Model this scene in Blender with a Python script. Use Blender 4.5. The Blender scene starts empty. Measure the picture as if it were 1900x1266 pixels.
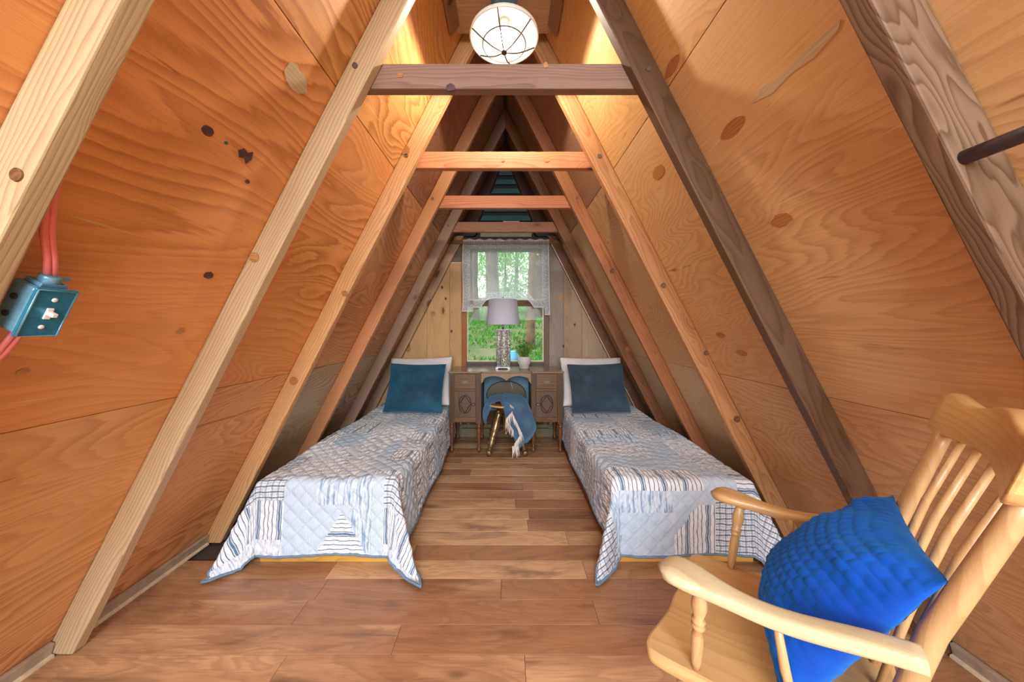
import bpy, math, random
import numpy as np
from mathutils import Matrix, Vector, noise as mnoise

random.seed(7)
SC = bpy.context.scene
COL = SC.collection
PI = math.pi


def lin(r, g, b):
    f = lambda c: (c / 255 / 12.92) if c / 255 <= .04045 else ((c / 255 + .055) / 1.055) ** 2.4
    return (f(r), f(g), f(b), 1.0)


# ------------------------------------------------------------------ camera, world, light, exposure
cd = bpy.data.cameras.new('camera')
cam = bpy.data.objects.new('camera', cd)
COL.objects.link(cam)
cam.location = (0, 0, 1.17)
cam.rotation_euler = (PI / 2, 0, 0)
cd.sensor_width = 36.0
cd.lens = 620 / 1900 * 36.0
cd.shift_x = 8.5 / 1900
cd.shift_y = -25 / 1900
cd.clip_start = .02
cd.clip_end = 300
SC.camera = cam

world = bpy.data.worlds.new('world')
SC.world = world
world.use_nodes = True
bg = world.node_tree.nodes['Background']
bg.inputs[0].default_value = (.93, .97, 1.0, 1)
bg.inputs[1].default_value = 2.1

sun = bpy.data.lights.new('sun', 'SUN')
sun.energy = 4.2
sun.angle = .02
sun.color = (1, .95, .85)
sob = bpy.data.objects.new('sun', sun)
COL.objects.link(sob)
sob.rotation_euler = (math.radians(32), math.radians(-38), 0)

# added area lamp behind the camera, standing in for daylight from the unseen front
al = bpy.data.lights.new('front_fill', 'AREA')
al.shape = 'RECTANGLE'
al.size, al.size_y = 2.4, 2.2
al.energy = 235
al.color = (.93, .965, 1.0)
aob = bpy.data.objects.new('front_fill', al)
COL.objects.link(aob)
aob.location = (-.1, -2.7, 2.45)
aob.rotation_euler = (PI / 2 - math.radians(17), 0, 0)

vs = SC.view_settings
vs.view_transform = 'Standard'
vs.look = 'None'
vs.gamma = 1
vs.use_curve_mapping = False
vs.exposure = 0.26


# ------------------------------------------------------------------ node helpers
class G:
    def __init__(s, name):
        s.m = bpy.data.materials.new(name)
        s.m.use_nodes = True
        s.t = s.m.node_tree
        s.t.nodes.clear()
        s.out = s.t.nodes.new('ShaderNodeOutputMaterial')

    def n(s, typ, props=None, **inp):
        nd = s.t.nodes.new('ShaderNode' + typ)
        for k, v in (props or {}).items():
            setattr(nd, k, v)
        for k, v in inp.items():
            key = int(k[1:]) if k[0] == 'i' and k[1:].isdigit() else k.replace('_', ' ')
            s.set(nd.inputs[key], v)
        return nd

    def set(s, sock, v):
        if isinstance(v, bpy.types.NodeSocket):
            s.t.links.new(v, sock)
        else:
            sock.default_value = v

    def math(s, op, a, b=0.0, c=0.0, clamp=False):
        nd = s.n('Math', {'operation': op, 'use_clamp': clamp}, i0=a, i1=b, i2=c)
        return nd.outputs[0]

    def mul(s, a, b): return s.math('MULTIPLY', a, b)
    def add(s, a, b): return s.math('ADD', a, b)

    def vec(s, op, a, b):
        nd = s.n('VectorMath', {'operation': op}, i0=a, i1=b)
        return nd.outputs[0]

    def mix(s, f, a, b, mode='MIX'):
        nd = s.n('Mix', {'data_type': 'RGBA', 'blend_type': mode})
        s.set(nd.inputs[0], f); s.set(nd.inputs[6], a); s.set(nd.inputs[7], b)
        return nd.outputs[2]

    def smooth(s, v, lo, hi):
        nd = s.n('MapRange', {'interpolation_type': 'SMOOTHSTEP'}, Value=v, From_Min=lo, From_Max=hi)
        return nd.outputs[0]

    def noise(s, v, scale, detail=2, rough=.5, dist=0.0):
        nd = s.n('TexNoise', None, Vector=v, Scale=scale, Detail=detail, Roughness=rough, Distortion=dist)
        return nd.outputs[0]

    def voro(s, v, scale, feat='F1'):
        return s.n('TexVoronoi', {'feature': feat}, Vector=v, Scale=scale)

    def bump(s, h, strength=.3, dist=.01):
        return s.n('Bump', None, Height=h, Strength=strength, Distance=dist).outputs[0]

    def sep(s, v):
        return s.n('SeparateXYZ', None, i0=v).outputs

    def comb(s, x, y, z):
        return s.n('CombineXYZ', None, i0=x, i1=y, i2=z).outputs[0]

    def pbsdf(s, color, rough=.5, **kw):
        nd = s.n('BsdfPrincipled')
        s.set(nd.inputs['Base Color'], color)
        s.set(nd.inputs['Roughness'], rough)
        for k, v in kw.items():
            s.set(nd.inputs[k.replace('_', ' ')], v)
        s.t.links.new(nd.outputs[0], s.out.inputs[0])
        return nd


def simple(name, col, rough=.5, noise_amt=.12, scale=30, **kw):
    g = G(name)
    tc = g.n('TexCoord').outputs['Object']
    n = g.noise(tc, scale, 4)
    f = g.smooth(n, .3, .7)
    c = g.mix(f, [x * (1 - noise_amt) for x in col[:3]] + [1], [min(1, x * (1 + noise_amt)) for x in col[:3]] + [1])
    bp = g.bump(n, .08, .002)
    g.pbsdf(c, rough, Normal=bp, **kw)
    return g.m


def wood(name, axis='x', col=None, ring=.009, dark=.5, contrast=.75, rough=.55, knots=.5, spec=.3, fibre=.35, warp=1.0, ringmix=1.0):
    """solid timber, grain along a local axis; col None takes the object's own colour"""
    g = G(name)
    tc = g.n('TexCoord').outputs['Object']
    oi = g.n('ObjectInfo')
    x, y, z = g.sep(tc)
    if axis == 'y': x, y, z = y, x, z
    if axis == 'z': x, y, z = z, x, y
    rnd = oi.outputs['Random']
    off = g.mul(rnd, 37.0)
    xo = g.add(x, off)
    p = g.comb(xo, y, z)
    low = g.noise(g.vec('MULTIPLY', p, (1.3, 6, 6)), 1.0, 3, .5)
    low2 = g.noise(g.vec('MULTIPLY', p, (5, 30, 30)), 1.0, 2, .5)
    # knots
    kv = g.voro(g.vec('MULTIPLY', p, (3.2, 9.0, 9.0)), 1.0)
    kd = kv.outputs['Distance']
    kc = g.sep(kv.outputs['Color'])[0]
    ksel = g.math('GREATER_THAN', kc, 1 - knots * .5)
    kin = g.mul(g.smooth(kd, .17, .10), ksel)
    khalo = g.mul(g.smooth(kd, .42, .10), ksel)
    yy = g.add(y, g.add(.035, g.mul(rnd, .06)))
    zz = g.add(z, .05)
    r = g.math('SQRT', g.add(g.mul(yy, yy), g.mul(zz, zz)))
    r = g.add(r, g.mul(g.add(low, -.5), .075 * warp))
    r = g.add(r, g.mul(g.add(low2, -.5), .004 * warp))
    r = g.add(r, g.mul(khalo, .03))
    s = g.math('FRACT', g.math('DIVIDE', r, ring))
    s = g.mul(g.math('POWER', s, 2.2), g.smooth(s, 1.0, .86))
    s = g.mul(s, ringmix)
    fib = g.noise(g.vec('MULTIPLY', p, (9, 330, 330)), 1.0, 2, .6)
    tone = g.noise(g.vec('MULTIPLY', p, (1.1, 5, 5)), 1.0, 3, .6)
    base = oi.outputs['Color'] if col is None else col
    dk = g.mix(1.0, base, (dark, dark * .78, dark * .6, 1), 'MULTIPLY')
    c = g.mix(g.mul(s, contrast), base, dk)
    c = g.mix(g.mul(g.smooth(fib, .35, .8), fibre), c, g.mix(1.0, c, (.66, .6, .55, 1), 'MULTIPLY'))
    c = g.mix(g.smooth(tone, .3, .75), c, g.mix(1.0, c, (.82, .77, .72, 1), 'MULTIPLY'))
    c = g.mix(g.mul(khalo, .45), c, g.mix(1.0, c, (.62, .42, .3, 1), 'MULTIPLY'))
    c = g.mix(g.mul(kin, .8), c, (.07, .03, .018, 1))
    h = g.add(g.mul(s, .4), fib)
    g.pbsdf(c, rough, Normal=g.bump(h, .18, .0015), Specular_IOR_Level=spec)
    return g.m


def ply(name, dark, nring=13, contrast=.7, pale=.25, rough=.5, slopey=.8):
    """rotary cut plywood face; local x is the grain, object colour is the light wood"""
    g = G(name)
    tc = g.n('TexCoord').outputs['Object']
    oi = g.n('ObjectInfo')
    rnd = oi.outputs['Random']
    x, y, z = g.sep(tc)
    xo = g.add(x, g.mul(rnd, 71))
    p = g.comb(xo, y, g.mul(rnd, 9))
    fld = g.noise(g.vec('MULTIPLY', p, (.9, 2.6, 1)), 1.0, 2, .42, .6)
    jit = g.noise(g.vec('MULTIPLY', p, (9, 70, 1)), 1.0, 2, .6)
    fld = g.add(fld, g.mul(g.add(jit, -.5), .022))
    fld = g.add(fld, g.mul(y, slopey))
    s = g.math('FRACT', g.mul(fld, nring))
    s = g.mul(g.math('POWER', s, 1.6), g.smooth(s, 1.0, .8))
    amp = g.smooth(g.noise(g.vec('MULTIPLY', p, (.8, 1.4, 1)), 1.0, 3, .5), .36, .62)
    fib = g.noise(g.vec('MULTIPLY', p, (7, 210, 1)), 1.0, 3, .65)
    tone = g.noise(g.vec('MULTIPLY', p, (.9, 2.2, 1)), 1.0, 4, .6)
    blot = g.noise(g.vec('MULTIPLY', p, (2.5, 5, 1)), 1.0, 5, .6, .5)
    base = oi.outputs['Color']
    dk = g.mix(1.0, base, dark, 'MULTIPLY')
    c = g.mix(g.mul(g.mul(s, g.add(g.mul(amp, .75), .25)), contrast), base, dk)
    c = g.mix(g.mul(g.smooth(fib, .42, .75), .45), c, g.mix(1.0, c, (.76, .68, .62, 1), 'MULTIPLY'))
    c = g.mix(g.smooth(tone, .35, .75), c, g.mix(1.0, c, (.88, .81, .74, 1), 'MULTIPLY'))
    # rubbed pale blotches and thin scratches
    c = g.mix(g.mul(g.smooth(blot, .58, .78), pale), c, g.mix(.5, base, (.8, .68, .55, 1)))
    sc = g.noise(g.vec('MULTIPLY', p, (3, 60, 1)), 1.0, 1, .4, .3)
    c = g.mix(g.mul(g.smooth(sc, .74, .80), .5), c, (.75, .55, .36, 1))
    dkst = g.noise(g.vec('MULTIPLY', g.vec('ADD', p, (13, 5, 2)), (5, 38, 1)), 1.0, 2, .5)
    c = g.mix(g.mul(g.smooth(dkst, .71, .80), .7), c, g.mix(1.0, c, (.3, .2, .15, 1), 'MULTIPLY'))
    g.pbsdf(c, rough, Normal=g.bump(g.add(fib, g.mul(s, .3)), .12, .0012), Specular_IOR_Level=.3)
    return g.m


def laminate(name):
    g = G(name)
    tc = g.n('TexCoord').outputs['Object']
    oi = g.n('ObjectInfo')
    rnd = oi.outputs['Random']
    x, y, z = g.sep(tc)
    p = g.comb(g.add(x, g.mul(rnd, 53)), y, g.mul(rnd, 17))
    fld = g.noise(g.vec('MULTIPLY', p, (1.7, 7, 1)), 1.0, 3, .5, .9)
    s = g.math('FRACT', g.mul(fld, 8))
    s = g.mul(g.math('POWER', s, 1.5), g.smooth(s, 1.0, .75))
    dkb = g.smooth(g.noise(g.vec('MULTIPLY', p, (1.6, 9, 1)), 1.0, 4, .6, .6), .5, .74)
    fib = g.noise(g.vec('MULTIPLY', p, (8, 150, 1)), 1.0, 3, .6)
    tone = g.noise(g.vec('MULTIPLY', p, (1.3, 3.5, 1)), 1.0, 3, .6)
    lo, mid, hi = lin(112, 74, 52), lin(172, 124, 88), lin(216, 172, 130)
    c = g.mix(g.smooth(g.add(tone, g.mul(g.add(rnd, -.5), .5)), .3, .7), mid, hi)
    c = g.mix(g.mul(s, .42), c, lo)
    c = g.mix(g.mul(dkb, .7), c, lin(92, 60, 42))
    c = g.mix(g.mul(g.smooth(fib, .45, .75), .3), c, lin(105, 64, 42))
    kv = g.voro(g.vec('MULTIPLY', p, (2.2, 6, 1)), 1.0)
    k = g.mul(g.smooth(kv.outputs['Distance'], .13, .02), g.math('GREATER_THAN', g.sep(kv.outputs['Color'])[1], .72))
    c = g.mix(g.mul(k, .7), c, lin(62, 36, 26))
    g.pbsdf(c, .36, Normal=g.bump(fib, .05, .001), Specular_IOR_Level=.45)
    return g.m


M = {}
M['lumber'] = wood('lumber')
M['lumber_swirl'] = wood('lumber_swirl', ring=.0085, contrast=1.1, warp=2.6, dark=.42, knots=.6)
M['pine'] = wood('pine', col=lin(226, 176, 84), contrast=.5, knots=.2)
M['brownboard'] = wood('brown_board', axis='y', col=lin(120, 70, 34), contrast=.5, knots=.1)
M['maple_x'] = wood('maple_x', 'x', lin(222, 184, 128), ring=.02, dark=.72, contrast=.55, rough=.33, knots=0, spec=.5, fibre=.2, warp=1.6)
M['maple_z'] = wood('maple_z', 'z', lin(212, 176, 126), ring=.02, dark=.72, contrast=.5, rough=.33, knots=0, spec=.5, fibre=.2)
M['maple_y'] = wood('maple_y', 'y', lin(228, 190, 128), ring=.02, dark=.72, contrast=.55, rough=.3, knots=0, spec=.5, fibre=.2, warp=1.8)
M['worn'] = wood('worn_maple', 'x', lin(216, 202, 166), ring=.025, dark=.7, contrast=.6, rough=.4, knots=0, spec=.4, fibre=.35, warp=1.4)
M['walnut_x'] = wood('walnut_x', 'x', lin(124, 92, 54), ring=.012, dark=.4, contrast=.9, rough=.33, knots=0, spec=.5)
M['walnut_z'] = wood('walnut_z', 'z', lin(112, 90, 66), ring=.012, dark=.42, contrast=.85, rough=.33, knots=0, spec=.5)
M['walnut_leg'] = wood('walnut_leg', 'z', lin(120, 78, 44), ring=.008, dark=.5, contrast=.4, rough=.28, knots=0, spec=.5)
M['carve'] = simple('carved_line', lin(58, 44, 30), .4)
M['desktop'] = wood('desk_top_wood', 'x', lin(150, 126, 96), ring=.008, dark=.6, contrast=.4, rough=.2, knots=0, spec=.6)
M['wallboard'] = wood('wall_board', 'z', None, ring=.006, dark=.55, contrast=.6, rough=.6, knots=.35, warp=.8)
M['ply_orange'] = ply('ply_orange', (.46, .28, .20, 1), 26, 1.0, .28, .5, .75)
M['ply_tan'] = ply('ply_tan', (.6, .46, .36, 1), 38, .62, .24, .5, .7)
M['laminate'] = laminate('laminate')
M['subfloor'] = simple('subfloor', lin(72, 62, 56), .8)
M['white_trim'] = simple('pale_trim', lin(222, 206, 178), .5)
M['grey_trim'] = simple('grey_trim', lin(176, 158, 140), .6)
M['knot_dark'] = simple('knot_dark', lin(86, 58, 60), .7, .3, 60)
M['knot_brown'] = wood('veneer_patch', 'x', lin(188, 134, 84), ring=.008, dark=.55, contrast=.8, knots=0)
M['knot_rafter'] = simple('rafter_knot', lin(122, 82, 54), .6, .4, 120)
M['knot_grey'] = wood('bare_veneer', 'x', lin(206, 186, 154), ring=.012, dark=.7, contrast=.5, knots=0)
M['knot_pale'] = wood('pale_knot', 'x', lin(200, 150, 98), ring=.006, dark=.5, contrast=.7, knots=0)
M['steel'] = simple('bolt_steel', lin(120, 112, 108), .45, .2, 90, Metallic=.7)
M['rod'] = simple('dark_rod', lin(70, 56, 66), .45, .2, 40)
M['white_paint'] = simple('white_paint', lin(238, 238, 232), .4, .03)
M['blue_metal'] = simple('blue_metal', lin(72, 104, 118), .35, .1)
M['wire'] = simple('wire_metal', lin(60, 52, 46), .6)
M['pillow'] = simple('pillow_cotton', lin(232, 228, 226), .9, .04, 12)
M['mattress'] = simple('mattress_ticking', lin(214, 212, 208), .9)
M['box_blue'] = simple('box_blue_metal', lin(44, 130, 166), .32, .12, 140, Metallic=.35)
M['box_edge'] = simple('box_edge_metal', lin(112, 164, 190), .3, .1, 60, Metallic=.4)
M['toggle'] = simple('toggle_plastic', lin(245, 243, 235), .35, .02)
M['cable'] = simple('cable_jacket', lin(240, 132, 130), .45, .05)
M['ceramic'] = simple('pot_ceramic', lin(206, 204, 202), .55, .04)
M['shade'] = simple('lampshade_cloth', lin(190, 192, 208), .85, .03, 60)
M['chrome'] = simple('chrome', lin(190, 190, 190), .15, .05, Metallic=1.0)
M['crystal'] = simple('crystal', lin(225, 228, 228), .08, .05, Metallic=.3)
M['brass'] = simple('aged_brass', lin(160, 136, 96), .32, .3, 40, Metallic=.75)
M['vinyl'] = simple('olive_vinyl', lin(74, 62, 40), .42, .2, 14)
M['bluepanel'] = simple('blue_grey_panel', lin(116, 150, 172), .7, .15, 6)
M['fringe'] = simple('fringe_yarn', lin(226, 218, 212), .9, .06)
M['soil'] = simple('soil', lin(60, 44, 32), .9)
M['leaf_pot'] = simple('pot_leaf', lin(120, 168, 72), .6, .45, 90)
M['teal_slat'] = simple('teal_slat', lin(92, 134, 136), .6, .15)
M['dark_slat'] = simple('dark_slat', lin(46, 50, 60), .7)
M['celadon'] = simple('pale_green_board', lin(156, 160, 126), .7, .15)
M['bark'] = simple('bark', lin(92, 70, 44), .95, .4, 6)
M['bark_dark'] = simple('bark_grey', lin(88, 80, 70), .95, .35, 5)
M['blue_plastic'] = simple('blue_plastic', lin(110, 180, 226), .4, .05)
M['olive_trim'] = simple('olive_trim', lin(112, 104, 74), .6, .15)


def make_velvet(name, c0, c1):
    g = G(name)
    tc = g.n('TexCoord').outputs['Object']
    n = g.noise(tc, 7, 3)
    c = g.mix(g.smooth(n, .35, .7), c0, c1)
    fine = g.noise(tc, 420, 2)
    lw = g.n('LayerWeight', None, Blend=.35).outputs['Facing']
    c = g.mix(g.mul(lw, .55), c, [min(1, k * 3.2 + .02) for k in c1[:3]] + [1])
    g.pbsdf(c, .7, Normal=g.bump(fine, .12, .001), Sheen_Weight=.35, Sheen_Roughness=.4, Sheen_Tint=[min(1, k * 4 + .1) for k in c1[:3]] + [1], Specular_IOR_Level=.25)
    return g.m


M['velvet_teal'] = make_velvet('velvet_teal', lin(24, 62, 84), lin(38, 88, 114))
M['velvet_slate'] = make_velvet('velvet_slate', lin(44, 60, 72), lin(60, 78, 92))
M['velvet_blue'] = make_velvet('velvet_blue', lin(0, 62, 168), lin(0, 84, 196))
M['throw'] = make_velvet('throw_wool', lin(56, 84, 110), lin(78, 110, 138))


# ---- quilt cloths, UV in metres (u along the bed, v across it)
def quilt_mat(name, kind):
    g = G(name)
    uv = g.n('TexCoord').outputs['UV']
    u, v, _ = g.sep(uv)
    w = g.noise(uv, 34, 2)
    w2 = g.noise(uv, 9, 2)
    white, pale, blue, slate, dark = lin(234, 241, 250), lin(212, 227, 243), lin(142, 174, 206), lin(92, 126, 160), lin(42, 60, 84)
    wob = g.add(g.mul(g.add(w, -.5), .006), g.mul(g.add(w2, -.5), .012))

    def stripes(coord, period, width, col_bg, col_fg, wobble=True):
        cc = g.add(coord, wob) if wobble else coord
        f = g.math('PINGPONG', g.math('DIVIDE', cc, period), .5)
        m = g.smooth(f, .5 - width - .03, .5 - width + .03)
        return m
    if kind in ('stripe_u', 'stripe_v'):
        co = v if kind == 'stripe_u' else u
        m = stripes(co, .021, .085, white, dark)
        m2 = stripes(g.add(co, .010), .105, .05, white, slate)
        dash = g.smooth(g.math('SINE', g.mul(u if kind == 'stripe_u' else v, 1500)), -.9, .2)
        c = g.mix(g.mul(m, .92), white, dark)
        c = g.mix(m2, c, slate)
    elif kind == 'plaid':
        a = stripes(u, .026, .10, white, dark)
        b = stripes(v, .030, .09, white, dark)
        a2 = stripes(g.add(u, .008), .013, .17, white, dark, False)
        b2 = stripes(g.add(v, .006), .010, .2, white, dark, False)
        c = g.mix(g.mul(a2, .32), white, slate)
        c = g.mix(g.mul(b2, .32), c, slate)
        c = g.mix(g.mul(a, .8), c, dark)
        c = g.mix(g.mul(b, .55), c, lin(70, 92, 112))
    elif kind == 'fine':
        m = stripes(v, .0058, .22, white, dark, False)
        c = g.mix(g.mul(m, .5), pale, blue)
    elif kind == 'mottled':
        k = g.noise(g.vec('MULTIPLY', uv, (26, 130, 1)), 1.0, 3, .6, .5)
        c = g.mix(g.mul(g.smooth(k, .44, .7), .75), white, lin(124, 152, 184))
    elif kind == 'ikat':
        k = g.noise(g.vec('MULTIPLY', uv, (9, 75, 1)), 1.0, 3, .6)
        c = g.mix(g.mul(g.smooth(k, .46, .62), .8), pale, lin(106, 144, 184))
    elif kind == 'crinkle':
        k = g.noise(g.vec('MULTIPLY', uv, (120, 34, 1)), 1.0, 3, .6, .8)
        c = g.mix(g.mul(g.smooth(k, .45, .64), .85), white, lin(112, 138, 168))
    elif kind == 'plain':
        c = g.mix(w2, pale, lin(164, 190, 216))
    # diamond stitching lines and puckers
    a = g.math('PINGPONG', g.math('DIVIDE', g.add(u, v), .078), .5)
    b = g.math('PINGPONG', g.math('DIVIDE', g.math('SUBTRACT', u, v), .078), .5)
    ln = g.math('MINIMUM', a, b)
    c = g.mix(g.mul(g.smooth(ln, .05, .0), .22), c, lin(120, 140, 160))
    pk = g.noise(g.vec('MULTIPLY', uv, (60, 95, 1)), 1.0, 3, .55, .4)
    h = g.add(g.mul(g.smooth(ln, 0, .2), .7), g.mul(pk, .9))
    g.pbsdf(c, .9, Normal=g.bump(h, .55, .006), Specular_IOR_Level=.15)
    return g.m


QK = ['mottled', 'stripe_u', 'stripe_v', 'plaid', 'fine', 'ikat', 'crinkle', 'plain']
QM = [quilt_mat('quilt_' + k, k) for k in QK]
M['binding'] = simple('quilt_binding', lin(112, 136, 158), .9)


def lace_mat():
    g = G('lace')
    uv = g.n('TexCoord').outputs['UV']     # u across in metres, v down from the top in metres
    u, v, _ = g.sep(uv)
    edge = g.n('Attribute', {'attribute_name': 'edge'}).outputs['Fac']   # distance to the nearest border
    net = g.smooth(g.voro(uv, 260, 'DISTANCE_TO_EDGE').outputs['Distance'], .10, .05)
    fl = g.smooth(g.noise(uv, 95, 2), .48, .6)
    band = g.smooth(edge, .085, .075)
    thick = g.smooth(edge, .016, .010)
    hole = g.math('GREATER_THAN', g.math('PINGPONG', g.math('DIVIDE', u, .0155), .5), .26)
    inhd = g.mul(g.smooth(v, .024, .028), g.smooth(v, .058, .054))
    d = g.add(.30, g.mul(net, .14))
    d = g.add(d, g.mul(band, g.add(.12, g.mul(fl, .4))))
    d = g.math('MAXIMUM', d, g.mul(thick, .9))
    d = g.math('MULTIPLY', d, g.math('SUBTRACT', 1.0, g.mul(g.mul(hole, inhd), .85)))
    d = g.math('MINIMUM', d, .95)
    dif = g.n('BsdfDiffuse', None, Color=lin(236, 243, 255))
    trl = g.n('BsdfTranslucent', None, Color=lin(244, 250, 255))
    m1 = g.n('MixShader', None, i0=.5)
    g.t.links.new(dif.outputs[0], m1.inputs[1]); g.t.links.new(trl.outputs[0], m1.inputs[2])
    tr = g.n('BsdfTransparent')
    m2 = g.n('MixShader', None, i0=d)
    g.t.links.new(tr.outputs[0], m2.inputs[1]); g.t.links.new(m1.outputs[0], m2.inputs[2])
    g.t.links.new(m2.outputs[0], g.out.inputs[0])
    return g.m


M['lace'] = lace_mat()


def glass_mat():
    g = G('window_glass')
    gl = g.n('BsdfGlossy', None, Color=(1, 1, 1, 1), Roughness=.02)
    tr = g.n('BsdfTransparent', None, Color=(.96, .98, .97, 1))
    fr = g.n('Fresnel', None, IOR=1.15)
    m = g.n('MixShader', None, i0=fr.outputs[0])
    g.t.links.new(tr.outputs[0], m.inputs[1]); g.t.links.new(gl.outputs[0], m.inputs[2])
    g.t.links.new(m.outputs[0], g.out.inputs[0])
    return g.m


M['glass'] = glass_mat()


def glitter_mat():
    g = G('pierced_silver')
    tc = g.n('TexCoord').outputs['Object']
    v = g.voro(tc, 105)
    k = g.sep(v.outputs['Color'])[0]
    d = g.smooth(v.outputs['Distance'], .36, .5)
    c = g.mix(g.math('GREATER_THAN', k, .58), lin(248, 247, 240), lin(206, 208, 198))
    c = g.mix(g.mul(d, .8), c, lin(84, 86, 72))
    g.pbsdf(c, .25, Metallic=.1, Normal=g.bump(g.math('SUBTRACT', 1, v.outputs['Distance']), .6, .004))
    return g.m


M['glitter'] = glitter_mat()


def emit(name, col, st):
    g = G(name)
    e = g.n('Emission', None, Color=col, Strength=st)
    g.t.links.new(e.outputs[0], g.out.inputs[0])
    return g.m


M['bulb'] = emit('bulb_glow', (1, .9, .76, 1), 26.0)


def leaf_mat(name, c0, c1, tr=.45):
    g = G(name)
    tc = g.n('TexCoord').outputs['Object']
    n = g.noise(tc, 6, 3)
    c = g.mix(g.smooth(n, .35, .65), c0, c1)
    d = g.n('BsdfDiffuse', None, Color=c)
    t = g.n('BsdfTranslucent', None, Color=c)
    m = g.n('MixShader', None, i0=tr)
    g.t.links.new(d.outputs[0], m.inputs[1]); g.t.links.new(t.outputs[0], m.inputs[2])
    g.t.links.new(m.outputs[0], g.out.inputs[0])
    return g.m


M['leaf_a'] = leaf_mat('leaf_bright', lin(140, 190, 90), lin(196, 222, 150))
M['leaf_b'] = leaf_mat('leaf_mid', lin(96, 160, 84), lin(150, 198, 120))
M['pot_leaf_t'] = leaf_mat('plant_leaf', lin(88, 150, 50), lin(196, 214, 120), .55)
M['grass'] = leaf_mat('grass_blade', lin(38, 104, 24), lin(96, 150, 50))


def ground_mat():
    g = G('forest_ground')
    tc = g.n('TexCoord').outputs['Object']
    n = g.noise(tc, 1.1, 5, .6)
    n2 = g.noise(tc, 14, 4, .65)
    c = g.mix(g.smooth(n, .42, .62), lin(40, 80, 26), lin(92, 92, 60))
    c = g.mix(g.mul(g.smooth(n2, .52, .7), .7), c, lin(130, 126, 104))
    c = g.mix(g.mul(g.smooth(n2, .45, .3), .6), c, lin(66, 78, 44))
    g.pbsdf(c, .95, Normal=g.bump(n2, .5, .03))
    return g.m


M['ground'] = ground_mat()


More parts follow.
